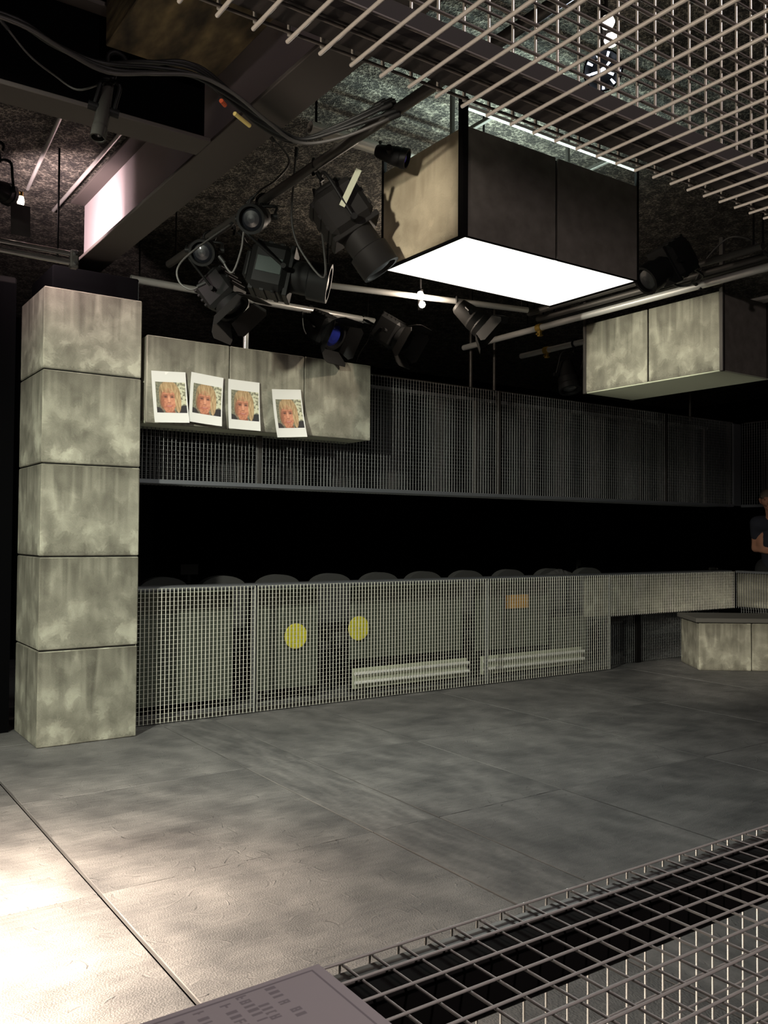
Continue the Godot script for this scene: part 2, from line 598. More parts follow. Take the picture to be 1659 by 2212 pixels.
func shell() -> void:
	var f := struct("floor", "dark grey stage floor of large trowelled boards with black seams", "floor")
	obj("sub_floor", plain_box(Vector3(5, -0.15, -3.6), Vector3(16.4, 0.1, 12.4)), M.black_wall, f)
	var xs := [-3.2, -1.43, -0.21, 1.01, 2.225, 2.60, 3.43, 4.65, 5.87, 7.09, 8.31, 9.53, 10.75, 13.2]
	var zs := [2.6, 1.3, 0.0, -2.0, -3.27, -4.55, -5.83, -7.1, -8.4, -9.8]
	rng.seed = 4
	var n := 0
	for i in xs.size() - 1:
		for j in zs.size() - 1:
			var gl := 0.008 if absf(xs[i] - 1.01) < 0.01 else 0.0035
			var gr := 0.008 if absf(xs[i + 1] - 1.01) < 0.01 else 0.0035
			var x0: float = xs[i] + gl
			var x1: float = xs[i + 1] - gr
			var z0: float = zs[j + 1] + 0.0015
			var z1: float = zs[j] - 0.0015
			var st := begin()
			bx(st, Vector3.ZERO, Vector3(x1 - x0, 0.02, z1 - z0), Basis(), 0.0025)
			piece("floor_board", n, st.commit(), M["floor_%d" % (n % 2)], f, Vector3((x0 + x1) / 2, -0.01 - rng.randf() * 0.0015, (z0 + z1) / 2))
			n += 1
	var ce := struct("ceiling", "rough flaked dark ceiling above the lighting bars", "ceiling")
	obj("ceiling_slab", plain_box(Vector3(5, CEIL + 0.05, -3.6), Vector3(16.4, 0.1, 12.4)), M.flaked, ce)
	for w in [["wall_back", Vector3(5, 1.8, -9.8), Vector3(16.4, 3.8, 0.1), "black back wall behind the far seats"], ["wall_front", Vector3(5, 1.8, 2.6), Vector3(16.4, 3.8, 0.1), "black wall behind the near seats"],
			["wall_left", Vector3(-3.2, 1.8, -3.6), Vector3(0.1, 3.8, 12.4), "black wall at the left end of the stage"], ["wall_right", Vector3(13.2, 1.8, -3.6), Vector3(0.1, 3.8, 12.4), "black wall at the right end of the theatre"]]:
		var o := struct(w[0], w[3], "wall")
		obj("wall_panel", plain_box(w[1], w[2]), M.black_wall, o)
	# black masking drape left of the column
	var d := thing("black_drape", "full-height black masking drape hanging left of the concrete column", "curtain", Vector3(-0.4, 0, -6.24))
	var st := begin()
	var k := 80
	for i in k:
		var xa := -1.6 + 3.3 * i / k
		var xb := -1.6 + 3.3 * (i + 1) / k
		var za := 0.03 * sin(i * 0.9) + 0.012 * sin(i * 2.3)
		var zb := 0.03 * sin((i + 1) * 0.9) + 0.012 * sin((i + 1) * 2.3)
		var nn := Vector3(za - zb, 0, xb - xa).normalized()
		quad(st, [Vector3(xa, 0.0, za), Vector3(xb, 0.0, zb), Vector3(xb, 3.0, zb), Vector3(xa, 3.0, za)], [nn, nn, nn, nn], [Vector2(), Vector2(), Vector2(), Vector2()])
		quad(st, [Vector3(xa, 0.0, za - 0.004), Vector3(xb, 0.0, zb - 0.004), Vector3(xb, 3.0, zb - 0.004), Vector3(xa, 3.0, za - 0.004)], [-nn, -nn, -nn, -nn], [Vector2(), Vector2(), Vector2(), Vector2()])
	obj("cloth", st, M.black_wall, d)
	obj("hem_bar", plain_box(Vector3(0.05, 3.02, 0), Vector3(3.3, 0.05, 0.05), 0.01), M.black, d)

func column() -> void:
	var c := thing("concrete_column", "square column of five stacked weathered concrete blocks left of the mesh", "column", Vector3(1.656, 0, -5.956))
	var ys := [0.0, 0.595, 1.179, 1.762, 2.351, 2.872]
	for i in 5:
		var y0: float = ys[i] + (0.004 if i > 0 else 0.0)
		var y1: float = ys[i + 1] - 0.004
		var st := begin()
		bx(st, Vector3(0, (y0 + y1) / 2, 0), Vector3(0.624, y1 - y0, 0.608), Basis(), 0.006)
		obj("concrete_block", st, M["concrete_%d" % i], c)
	obj("core", plain_box(Vector3(0, 1.44, 0), Vector3(0.60, 2.86, 0.585)), M.black, c)
	var cap := obj("cap", plain_box(Vector3(0.02, 2.945, 0), Vector3(0.555, 0.15, 0.55), 0.008), M.black_wall, c)
	cap.set_meta("label", "black recessed cap on top of the column")
	obj("cap_trim", plain_box(Vector3(0.29, 2.94, 0.265), Vector3(0.012, 0.12, 0.012)), M.rail, c)

# weld-mesh sheet between two corners in a plane of constant z or x; joined wires
func mesh_sheet(a: Vector3, b: Vector3, pitch := 0.03, r := 0.0029, gap := 0.0045) -> SurfaceTool:
	var st := begin()
	var along_x := absf(b.x - a.x) > absf(b.z - a.z)
	var ln := absf(b.x - a.x) if along_x else absf(b.z - a.z)
	var dir := Vector3(signf(b.x - a.x), 0, 0) if along_x else Vector3(0, 0, signf(b.z - a.z))
	var out := Vector3(0, 0, 1) if along_x else Vector3(-1, 0, 0)
	var nv := int(ln / pitch)
	for i in nv + 1:
		var p := Vector3(a.x, a.y, a.z) + dir * (pitch * i + (ln - nv * pitch) / 2)
		wire(st, p + out * gap, p + out * gap + Vector3(0, b.y - a.y, 0), r)
	var nh := int((b.y - a.y) / pitch)
	for i in nh + 1:
		var p := a + Vector3(0, pitch * i + (b.y - a.y - nh * pitch) / 2, 0)
		wire(st, p, p + dir * ln, r * 0.3)
	return st

func flat_sheet(a: Vector3, b: Vector3, pitch := 0.03, r := 0.0019) -> SurfaceTool:
	var st := begin()
	var nx := int((b.x - a.x) / pitch)
	for i in nx + 1:
		wire(st, Vector3(a.x + i * pitch, a.y, a.z), Vector3(a.x + i * pitch, a.y, b.z), r)
	var nz := int((b.z - a.z) / pitch)
	for i in nz + 1:
		wire(st, Vector3(a.x, a.y + 0.0036, a.z + i * pitch), Vector3(b.x, a.y + 0.0036, a.z + i * pitch), r)
	return st

func far_bands() -> void:
	# lower balustrade across the stage
	var lo := thing("mesh_balustrade", "long low balustrade of fine steel mesh across the back of the stage", "balustrade", Vector3(4.4, 0, ZM))
	var off := Vector3(-4.4, 0, -ZM)
	for s in [[1.98, 2.945], [2.965, 5.25], [5.27, 6.87]]:
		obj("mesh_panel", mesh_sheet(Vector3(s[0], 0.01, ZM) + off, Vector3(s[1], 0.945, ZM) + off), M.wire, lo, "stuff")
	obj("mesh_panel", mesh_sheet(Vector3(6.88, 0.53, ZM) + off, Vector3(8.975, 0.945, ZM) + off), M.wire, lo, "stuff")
	for x in [2.955, 5.26]:
		obj("post", plain_box(Vector3(x, 0.475, ZM - 0.03) + off, Vector3(0.024, 0.95, 0.04), 0.004), M.wire_dim, lo)
	obj("post", plain_box(Vector3(6.875, 0.475, ZM - 0.012) + off, Vector3(0.012, 0.95, 0.02), 0.003), M.wire_dim, lo)
	obj("top_rail", plain_box(Vector3(5.46, 0.94, ZM - 0.10) + off, Vector3(6.98, 0.028, 0.18), 0.005), M.rail, lo)
	obj("foot_rail", plain_box(Vector3(4.43, 0.02, ZM - 0.035) + off, Vector3(4.88, 0.035, 0.03), 0.004), M.dark_steel, lo)
	# recessed mesh under the slabs
	var g := thing("mesh_gate", "dim recessed steel mesh between floor and concrete slabs beside the bench", "mesh screen", Vector3(7.9, 0, -6.10))
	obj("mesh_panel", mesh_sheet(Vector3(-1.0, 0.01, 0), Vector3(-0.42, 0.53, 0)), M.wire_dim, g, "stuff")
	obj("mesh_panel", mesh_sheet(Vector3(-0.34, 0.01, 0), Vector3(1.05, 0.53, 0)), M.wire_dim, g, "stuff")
	obj("post", plain_box(Vector3(-0.38, 0.27, 0), Vector3(0.07, 0.54, 0.05), 0.004), M.black, g)
	# concrete slabs behind the mesh, right half
	var names := ["narrow weathered concrete slab behind the mesh beside the balustrade end post", "weathered concrete slab behind the mesh over the recessed gate, second of three", "weathered concrete slab behind the mesh nearest the corner, widest of three"]
	var xr := [[6.56, 6.915], [6.925, 7.735], [7.745, 8.97]]
	for i in 3:
		var st := begin()
		var wd: float = xr[i][1] - xr[i][0]
		bx(st, Vector3(0, 0.195, 0), Vector3(wd, 0.39, 0.04), Basis(), 0.005)
		var o := thing("concrete_slab", names[i], "concrete slab", Vector3(xr[i][0] + wd / 2, 0.535, ZM - 0.045), 0.0, "concrete slabs behind the mesh")
		obj("slab_face", st, M["concrete_%d" % (i + 1)], o)
		obj("fixing_batten", plain_box(Vector3(0, 0.2, -0.035), Vector3(wd * 0.9, 0.05, 0.03), 0.004), M.black, o)
	# pale riser panels behind the balustrade
	var pr := [[2.16, 2.90, 0.07, 0.90, "pale riser panel behind the mesh nearest the column"], [3.08, 3.66, 0.10, 0.90, "pale riser panel behind the mesh bearing a yellow disc"],
		[3.98, 5.18, 0.28, 0.90, "long pale riser panel behind the middle of the mesh above a bright kick rail"], [5.36, 6.30, 0.26, 0.90, "pale riser panel behind the mesh bearing the small orange sign"], [6.36, 6.84, 0.06, 0.52, "short pale riser panel behind the mesh under the narrow slab"]]
	for p in pr:
		var o := thing("riser_panel", p[4], "panel", Vector3((p[0] + p[1]) / 2, p[2], ZM - 0.30), 0.0, "riser panels behind the mesh")
		obj("board", plain_box(Vector3(0, (p[3] - p[2]) / 2, 0), Vector3(p[1] - p[0], p[3] - p[2], 0.018), 0.003), M.riser, o)
		for s in [-1, 1]:
			obj("stile", plain_box(Vector3(s * (p[1] - p[0] - 0.05) / 2, (p[3] - p[2]) / 2, 0.014), Vector3(0.045, p[3] - p[2], 0.012), 0.003), M.riser, o)
			obj("leg", plain_box(Vector3(s * (p[1] - p[0] - 0.05) / 2, (p[3] - 0.05 - p[2]) / 2 - p[2] / 2, -0.025), Vector3(0.04, p[3] - 0.05, 0.03), 0.003), M.black, o)
	for b in [[3.97, 5.20, "bright double steel kick rail under the long riser panel"], [5.38, 6.72, "dimmer double steel kick rail beside the balustrade end post"]]:
		var o := thing("kick_rail", b[2], "rail", Vector3((b[0] + b[1]) / 2, 0.0, ZM - 0.22), 0.0, "kick rails behind the mesh")
		var wd: float = b[1] - b[0]
		obj("backing", plain_box(Vector3(0, 0.13, -0.02), Vector3(wd, 0.17, 0.015), 0.003), M.pale_panel, o)
		for y in [0.10, 0.175]:
			var st := begin()
			pipe(st, Vector3(-wd / 2, y, 0.015), Vector3(wd / 2, y, 0.015), 0.015, 0.003, 12)
			obj("tube", st, M.white, o)
		for s in [-1, 1]:
			obj("foot", plain_box(Vector3(s * (wd / 2 - 0.1), 0.03, -0.01), Vector3(0.03, 0.06, 0.03), 0.003), M.dark_steel, o)
	for d in [[3.40, 0.515, "flat yellow disc fixed behind the mesh on the panel nearer the column"], [4.0, 0.545, "flat yellow disc fixed behind the mesh at the end of the long panel"]]:
		var o := thing("yellow_disc", d[2], "disc", Vector3(d[0] + 0.04, d[1], ZM - 0.262), 0.0, "yellow discs behind the mesh")
		var st := begin()
		lathe(st, Vector3.ZERO, Vector3(0, 0, 1), [Vector2(0.0, -0.006), Vector2(0.098, -0.006), Vector2(0.102, -0.003), Vector2(0.102, 0.003), Vector2(0.098, 0.006), Vector2(0.0, 0.006)], 32)
		obj("face", st, M.yellow, o)
		var s2 := begin()
		cyl(s2, Vector3(0, 0, 0.005), Vector3(0, 0, 0.010), 0.008, 0.006, 12)
		obj("screw", s2, M.steel, o)
	var sg := thing("orange_sign", "small orange rectangular sign behind the mesh under the rail", "sign", Vector3(5.86, 0.70, ZM - 0.275))
	obj("face", plain_box(Vector3.ZERO, Vector3(0.30, 0.13, 0.01), 0.003), M.orange, sg)
	for s in [-1, 1]:
		var st := begin()
		cyl(st, Vector3(s * 0.13, 0, 0.004), Vector3(s * 0.13, 0, 0.009), 0.006, 0.005, 10)
		obj("screw", st, M.steel, sg)
	# upper band
	var up := thing("mesh_canopy", "long hanging band of dim steel mesh high across the back of the stage", "mesh screen", Vector3(5.4, 1.675, ZM))
	var o2 := Vector3(-5.4, -1.675, -ZM)
	for s in [[2.0, 2.95], [2.99, 5.36], [5.40, 7.74], [7.78, 8.95]]:
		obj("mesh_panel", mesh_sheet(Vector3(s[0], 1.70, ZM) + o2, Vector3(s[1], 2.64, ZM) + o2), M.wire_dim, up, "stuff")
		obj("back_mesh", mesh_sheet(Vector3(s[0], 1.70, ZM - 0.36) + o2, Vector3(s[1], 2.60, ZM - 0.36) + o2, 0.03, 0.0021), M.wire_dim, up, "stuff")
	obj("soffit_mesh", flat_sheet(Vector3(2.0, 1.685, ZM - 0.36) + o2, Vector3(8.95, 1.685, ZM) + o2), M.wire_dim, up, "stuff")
	for x in [2.97, 5.38, 7.76, 8.90]:
		obj("post", plain_box(Vector3(x, 2.16, ZM - 0.02) + o2, Vector3(0.04, 0.97, 0.04), 0.004), M.dark_steel, up)
		obj("back_post", plain_box(Vector3(x, 2.16, ZM - 0.34) + o2, Vector3(0.04, 0.92, 0.03), 0.004), M.dark_steel, up)
	obj("bottom_rail", plain_box(Vector3(5.48, 1.692, ZM - 0.006) + o2, Vector3(6.96, 0.032, 0.03), 0.004), M.rail, up)
	obj("top_rail", plain_box(Vector3(5.48, 2.61, ZM - 0.34) + o2, Vector3(6.96, 0.03, 0.03), 0.004), M.rail, up)
	obj("top_edge", plain_box(Vector3(5.48, 2.642, ZM - 0.01) + o2, Vector3(6.96, 0.012, 0.012)), M.dark_steel, up)
	for x in [5.06, 5.34, 8.21]:
		var st := begin()
		pipe(st, Vector3(x, 2.6, ZM - 0.03) + o2, Vector3(x, CEIL, ZM - 0.03) + o2, 0.016, 0.003, 12)
		obj("hanger", st, M.rail if x < 3.0 else M.dark_steel, up)

func right_bands() -> void:
	var X := 9.11
	var up := thing("mesh_canopy", "short hanging band of dim steel mesh running from the corner towards the viewer", "mesh screen", Vector3(X, 1.675, -4.7))
	var o := Vector3(-X, -1.675, 4.7)
	obj("mesh_panel", mesh_sheet(Vector3(X, 1.70, -5.895) + o, Vector3(X, 2.64, -3.5) + o), M.wire_dim, up, "stuff")
	obj("back_mesh", mesh_sheet(Vector3(X + 0.36, 1.70, -5.86) + o, Vector3(X + 0.36, 2.60, -3.5) + o), M.wire_dim, up, "stuff")
	obj("corner_panel", plain_box(Vector3(X - 0.085, 2.16, -5.905) + o, Vector3(0.15, 0.94, 0.02), 0.003), M.rail, up)
	obj("bottom_rail", plain_box(Vector3(X, 1.69, -4.70) + o, Vector3(0.03, 0.032, 2.40), 0.004), M.rail, up)
	obj("top_edge", plain_box(Vector3(X, 2.642, -4.68) + o, Vector3(0.012, 0.012, 2.36)), M.dark_steel, up)
	obj("hanger", plain_box(Vector3(X + 0.02, 3.1, -4.0) + o, Vector3(0.03, 1.0, 0.03), 0.003), M.dark_steel, up)
	X = 8.98
	var lo := thing("mesh_balustrade", "short low balustrade of steel mesh running from the corner behind the bench", "balustrade", Vector3(X, 0, -4.7))
	var o2 := Vector3(-X, 0, 4.7)
	obj("mesh_panel", mesh_sheet(Vector3(X, 0.53, -5.895) + o2, Vector3(X, 0.945, -3.5) + o2), M.wire_dim, lo, "stuff")
	obj("lower_mesh", mesh_sheet(Vector3(X + 0.05, 0.01, -5.86) + o2, Vector3(X + 0.05, 0.53, -3.5) + o2), M.wire_dim, lo, "stuff")
	obj("top_rail", plain_box(Vector3(X + 0.04, 0.94, -4.70) + o2, Vector3(0.08, 0.028, 2.40), 0.005), M.rail, lo)
	obj("slab_face", plain_box(Vector3(X + 0.045, 0.735, -4.70) + o2, Vector3(0.04, 0.38, 2.38), 0.005), M.concrete_3, lo)
	obj("post", plain_box(Vector3(X + 0.02, 0.47, -3.52) + o2, Vector3(0.03, 0.94, 0.03), 0.004), M.wire_dim, lo)

func fascia() -> void:
	var z := -5.65
	var f := thing("concrete_fascia", "hanging concrete fascia of three weathered panels carrying four pinned photographs", "fascia", Vector3(2.9, 2.065, z))
	var xs := [2.0, 2.600, 3.203, 3.80]
	for i in 3:
		var st := begin()
		var wd: float = xs[i + 1] - xs[i] - 0.007
		bx(st, Vector3((xs[i] + xs[i + 1]) / 2 - 2.9, 0.293, -0.02), Vector3(wd, 0.586, 0.04), Basis(), 0.005)
		obj("concrete_panel", st, M["concrete_%d" % [3, 4, 1][i]], f)
	obj("soffit", plain_box(Vector3(0, 0.012, -0.21), Vector3(1.79, 0.02, 0.33), 0.004), M.pale_panel, f)
	for s in [-1, 1]:
		obj("end_panel", plain_box(Vector3(s * 0.89, 0.30, -0.21), Vector3(0.02, 0.56, 0.33), 0.004), M["concrete_2"], f)
	obj("frame", plain_box(Vector3(0, 0.30, -0.055), Vector3(1.76, 0.5, 0.02)), M.black, f)
	var hg := begin()
	bx(hg, Vector3(-0.095, 0.80, -0.17), Vector3(0.032, 0.44, 0.032), Basis(), 0.004)
	obj("hanger", hg, M.steel, f)
	# photographs: centre, width, height, tilt, curl
	var tex := textured(portrait(), 0.6)
	var ph := [[2.158, 2.245, 0.238, 0.346, 0.06, 0.018, "printed portrait photograph pinned on the first panel, nearest the column"],
		[2.415, 2.253, 0.236, 0.345, -0.075, 0.022, "printed portrait photograph leaning against the one nearest the column"],
		[2.702, 2.239, 0.240, 0.350, -0.015, 0.020, "printed portrait photograph at the joint of the first two concrete panels"],
		[3.056, 2.211, 0.236, 0.352, 0.08, 0.030, "printed portrait photograph hung lowest and apart, beside the bare panel"]]
	for p in ph:
		var o := thing("photograph", p[6], "photograph", Vector3(p[0], p[1], z + 0.008), 0.0, "portrait photographs on the fascia")
		o.rotation.z = p[4]
		var st := begin()
		var nx := 6
		var ny := 10
		var w: float = p[2]
		var h: float = p[3]
		var cv: float = p[5]
		for side in [0.0, -0.0008]:
			for i in nx:
				for j in ny:
					var ps := []
					var uv := []
					var ns := []
					for k in [[0, 0], [1, 0], [1, 1], [0, 1]]:
						var u := float(i + k[0]) / nx
						var v := float(j + k[1]) / ny
						var zz := cv * (0.25 + 1.3 * v * v + 1.0 * pow(absf(u - 0.25), 2.0) * (0.4 + v))
						ps.append(Vector3((u - 0.5) * w, (0.5 - v) * h, zz + side))
						uv.append(Vector2(u, v))
						ns.append(Vector3(-cv * 2.0 * (u - 0.25) * (0.4 + v) / w, cv * 2.6 * v / h, 1.0).normalized() * (1.0 if side == 0.0 else -1.0))
					quad(st, ps, ns, uv)
		obj("print", st, tex if true else tex, o)
		var pin := begin()
		bx(pin, Vector3(0, h / 2 - 0.012, 0.004), Vector3(0.05, 0.018, 0.002))
		obj("tape", pin, M.white, o)

func light_box() -> void:
	var x0 := 2.529
	var x1 := 3.75
	var z0 := -3.675
	var z1 := -3.027
	var y0 := 2.69
	var h := 0.50
	var b := thing("light_box", "large hanging open-topped box with a glowing white underside", "light box", Vector3((x0 + x1) / 2, y0, (z0 + z1) / 2))
	var w := x1 - x0
	var d := z1 - z0
	var st := begin()
	bx(st, Vector3(-w / 2 + 0.008, h / 2, 0), Vector3(0.016, h, d - 0.03), Basis(), 0.003)
	var sp := obj("beige_panel", st, M.concrete_warm, b)
	sp.set_meta("label", "beige scenic concrete end panel")
	obj("end_panel", plain_box(Vector3(w / 2 - 0.008, h / 2, 0), Vector3(0.016, h, d - 0.03), 0.003), M.slate, b)
	for i in 2:
		var s := [-1.0, 1.0][i] as float
		var pn := obj("dark_panel", plain_box(Vector3(s * (w / 4) - 0.006, h / 2 + 0.005, d / 2 - 0.008), Vector3(w / 2 - 0.016, h + 0.01, 0.016), 0.003), M.slate, b)
		pn.set_meta("label", "dark grey side panel")
		obj("back_panel", plain_box(Vector3(s * w / 4, h / 2, -d / 2 + 0.008), Vector3(w / 2 - 0.02, h, 0.016), 0.003), M.slate, b)
	for i in 4:
		var c: Array = [[-1, 1, 0.64, 0.034], [1, 1, 0.615, 0.018], [-1, -1, 0.62, 0.02], [1, -1, 0.62, 0.02]][i]
		obj("corner_post", plain_box(Vector3(c[0] * (w / 2 - 0.008), c[2] / 2, c[1] * (d / 2 - 0.008)), Vector3(c[3], c[2], c[3]), 0.002), M.black, b)
	obj("middle_post", plain_box(Vector3(-0.006, h / 2 + 0.005, d / 2 - 0.03), Vector3(0.06, h, 0.025), 0.002), M.black, b)
	for s in [-1, 1]:
		var r := begin()
		bx(r, Vector3(0, 0.602, s * (d / 2 - 0.008)), Vector3(w, 0.02, 0.02), Basis(), 0.003)
		obj("top_rail", r, M.white, b)
		var e := begin()
		bx(e, Vector3(s * (w / 2 - 0.01), 0.002, 0), Vector3(0.02, 0.012, d), Basis(), 0.002)
		bx(e, Vector3(0, 0.002, s * (d / 2 - 0.004)), Vector3(w, 0.008, 0.008), Basis(), 0.002)
		obj("bottom_trim", e, M.black, b)
		var hg := begin()
		bx(hg, Vector3(s * (w / 2 - 0.2), 0.74, 0), Vector3(0.02, 0.30, 0.02), Basis(), 0.002)
		bx(hg, Vector3(s * (w / 2 - 0.2), 0.612, 0), Vector3(0.02, 0.02, d - 0.03), Basis(), 0.002)
		obj("hanger", hg, M.dark_steel, b)
	var em := paint(Color8(255, 253, 246), 0.5)
	em.emission_enabled = true
	em.emission = Color8(255, 252, 244)
	em.emission_energy_multiplier = 1.6
	obj("light_diffuser", plain_box(Vector3(0, 0.004, 0), Vector3(w - 0.045, 0.008, d - 0.03), 0.002), em, b)
	var al := AreaLight3D.new()
	al.name = "diffuser_light"
	al.area_size = Vector2(w - 0.06, d - 0.05)
	al.light_color = Color8(244, 252, 244)
	al.light_energy = 3.5
	al.area_normalize_energy = true
	al.area_range = 14.0
	al.area_attenuation = 2.0
	al.shadow_enabled = true
	b.add_child(al)
	al.position = Vector3(0, -0.012, 0)
	al.rotation.x = -PI / 2
	# the cool tubes inside the open box, lighting the ceiling above
	for k in 2:
		var tb := begin()
		var zz := -0.14 + 0.28 * k
		cyl(tb, Vector3(-0.5, 0.09, zz), Vector3(0.5, 0.09, zz), 0.013, 0.013, 12)
		var em2 := paint(Color8(230, 250, 255), 0.4)
		em2.emission_enabled = true
		em2.emission = Color8(205, 240, 245)
		em2.emission_energy_multiplier = 2.0
		var tu := obj("light_tube", tb, em2, b)
		for s in [-1, 1]:
			obj("tube_cap", plain_box(Vector3(s * 0.515, 0.075, zz), Vector3(0.03, 0.06, 0.04), 0.003), M.white, tu)
		var l2 := AreaLight3D.new()
		l2.name = "tube_light"
		l2.area_size = Vector2(1.0, 0.03)
		l2.light_color = Color8(214, 242, 234)
		l2.light_energy = 2.2
		l2.area_range = 6.0
		l2.area_attenuation = 2.0
		l2.area_normalize_energy = true
		l2.shadow_enabled = true
		b.add_child(l2, true)
		l2.position = Vector3(0, 0.108, zz)
		l2.rotation.x = PI / 2

func second_box() -> void:
	var x0 := 5.16
	var x1 := 5.72
	var z0 := -4.68
	var z1 := -3.49
	var y0 := 2.45
	var b := thing("concrete_box", "smaller hanging concrete box with two pale panels, beyond the light box", "hanging box", Vector3((x0 + x1) / 2, y0, (z0 + z1) / 2))
	var w := x1 - x0
	var d := z1 - z0
	for i in 2:
		var st := begin()
		bx(st, Vector3(-w / 2 + 0.01, 0.265, [-1, 1][i] * d / 4), Vector3(0.02, 0.53, d / 2 - 0.012), Basis(), 0.003)
		obj("pale_panel", st, M["concrete_%d" % [4, 2][i]], b)
		obj("dark_end", plain_box(Vector3(0, 0.265, [-1, 1][i] * (d / 2 - 0.01)), Vector3(w - 0.045, 0.53, 0.016), 0.003), M.slate, b)
	obj("far_panel", plain_box(Vector3(w / 2 - 0.01, 0.265, 0), Vector3(0.02, 0.53, d - 0.012), 0.003), M.slate, b)
	obj("underside", plain_box(Vector3(0, -0.002, 0), Vector3(w - 0.01, 0.012, d - 0.005), 0.003), M.pale_panel, b)
	var ps := [[-1, -1, 0.72], [-1, 1, 0.90], [1, -1, 0.56], [1, 1, 0.56]]
	for p in ps:
		obj("corner_post", plain_box(Vector3(p[0] * (w / 2 - 0.006), p[2] / 2 - 0.01, p[1] * (d / 2 + 0.006)), Vector3(0.028, p[2], 0.028), 0.003), M.dark_steel, b)

func beams() -> void:
	# the big I-section beam across the stage, resting over the column
	var b := thing("steel_beam", "large painted steel I-beam crossing overhead and ending over the column", "beam", Vector3(1.7, 3.12, -3.0))
	var L := 6.2
	var zc := 0.05
	obj("lower_flange", plain_box(Vector3(0, 0.01, zc), Vector3(0.20, 0.02, L), 0.003), M.beam, b)
	obj("upper_flange", plain_box(Vector3(0, 0.455, zc), Vector3(0.20, 0.02, L), 0.003), M.beam, b)
	obj("web", plain_box(Vector3(0, 0.233, zc), Vector3(0.014, 0.425, L)), M.beam_pale, b)
	var c := thing("steel_beam", "dark steel cross-beam joining the large I-beam from the left", "beam", Vector3(0.1, 3.12, -3.77))
	obj("lower_flange", plain_box(Vector3(0, 0.0, 0), Vector3(2.98, 0.02, 0.17), 0.003), M.beam, c)
	obj("upper_flange", plain_box(Vector3(0, 0.455, 0), Vector3(2.98, 0.02, 0.17), 0.003), M.beam, c)
	obj("web", plain_box(Vector3(0, 0.23, 0), Vector3(2.98, 0.44, 0.012)), M.black_wall, c)
	# brown plaster board on the ceiling between the beams
	var p := thing("plaster_board", "yellow-brown plaster board on the ceiling behind the cable bundle", "ceiling board", Vector3(1.345, 3.49, -3.02))
	var nt := NoiseTexture2D.new()
	nt.width = 256
	nt.height = 256
	nt.noise = noise(31, 0.013, 5)
	var gr := Gradient.new()
	gr.set_color(0, Color8(44, 39, 30))
	gr.set_color(1, Color8(146, 128, 90))
	nt.color_ramp = gr
	obj("board", plain_box(Vector3.ZERO, Vector3(0.49, 0.22, 1.28), 0.004), textured(nt, 0.9), p)

func rod_mesh(a: Vector3, b: Vector3, r: float) -> Mesh:
	var st := begin()
	cyl(st, a, b, r, r, 8, true)
	return st.commit()

func near_bands() -> void:
	# the rail in front of the viewer: mesh folded over a dark channel
	var p := 0.02985
	var lo := thing("mesh_balustrade", "near mesh balustrade with a grating top, right under the viewer", "balustrade", Vector3(1.0, 0, -0.6))
	var r := 0.0013
	var zs := [-0.613, -0.584, -0.554, -0.5225, -0.493, -0.463, -0.433, -0.403, -0.373, -0.343, -0.313]
	var lx := rod_mesh(Vector3(-1.3, 0, 0), Vector3(1.4, 0, 0), r)
	for i in zs.size():
		piece("long_wire", i, lx, M.wire_near, lo, Vector3(0, 0.980, zs[i] + 0.6))
	var nv := 31
	for i in nv:
		piece("long_wire", zs.size() + i, lx, M.wire_near, lo, Vector3(0, 0.955 - 0.03 * i, -0.0165))
	var cr := rod_mesh(Vector3(0, 0, -0.016), Vector3(0, 0, 0.30), r)
	var vr := rod_mesh(Vector3(0, 0.03, 0), Vector3(0, 0.977, 0), 0.0012)
	var n := 0
	for i in range(-22, 67):
		var x := 0.390 + p * i - 1.0
		piece("cross_wire", n, cr, M.wire_near, lo, Vector3(x, 0.9765, 0))
		piece("upright_wire", n, vr, M.wire_bright, lo, Vector3(x, 0, -0.020))
		n += 1
	obj("channel", plain_box(Vector3(0.05, 0.946, 0.012), Vector3(2.7, 0.05, 0.048), 0.004), M.black, lo)
	obj("lip", plain_box(Vector3(0.05, 0.972, -0.002), Vector3(2.7, 0.003, 0.018), 0.001), M.dark_steel, lo)
	obj("foot_channel", plain_box(Vector3(0.05, 0.03, 0.013), Vector3(2.7, 0.05, 0.045), 0.004), M.black, lo)
	for x in [-1.28, 1.38]:
		obj("post", plain_box(Vector3(x, 0.47, 0.02), Vector3(0.04, 0.92, 0.04), 0.004), M.black, lo)
	# the hanging band above the viewer
	var up := thing("mesh_canopy", "near hanging mesh band with its open mesh underside over the viewer", "mesh screen", Vector3(1.0, 1.72, -0.6))
	var cz := rod_mesh(Vector3(0, 0, -0.006), Vector3(0, 0, 0.42), 0.0017)
	var vz := rod_mesh(Vector3(0, 0, 0), Vector3(0, 0.94, 0), 0.0016)
	var lz := rod_mesh(Vector3(-1.3, 0, 0), Vector3(1.5, 0, 0), 0.0014)
	n = 0
	for i in range(-18, 74):
		var x := 0.265 + 0.02995 * i - 1.0
		piece("cross_wire", n, cz, M.wire_near, up, Vector3(x, 0, 0))
		piece("upright_wire", n, vz, M.wire_bright, up, Vector3(x, 0.0036, -0.003))
		n += 1
	for i in 15:
		piece("long_wire", i, lz, M.wire_dull, up, Vector3(0, 0.0032, 0.002 + 0.0297 * i))
	for i in 31:
		piece("long_wire", 15 + i, lz, M.wire_dull, up, Vector3(0, 0.033 + 0.03 * i, 0.0005))
	obj("channel", plain_box(Vector3(0.1, 0.0185, 0.026), Vector3(2.8, 0.025, 0.048), 0.004), M.channel, up)
	obj("top_channel", plain_box(Vector3(0.1, 0.94, 0.026), Vector3(2.8, 0.05, 0.045), 0.004), M.black, up)
	for x in [-1.25, 1.45]:
		obj("hanger", plain_box(Vector3(x, 1.1, 0.03), Vector3(0.04, 1.5, 0.03), 0.004), M.black, up)

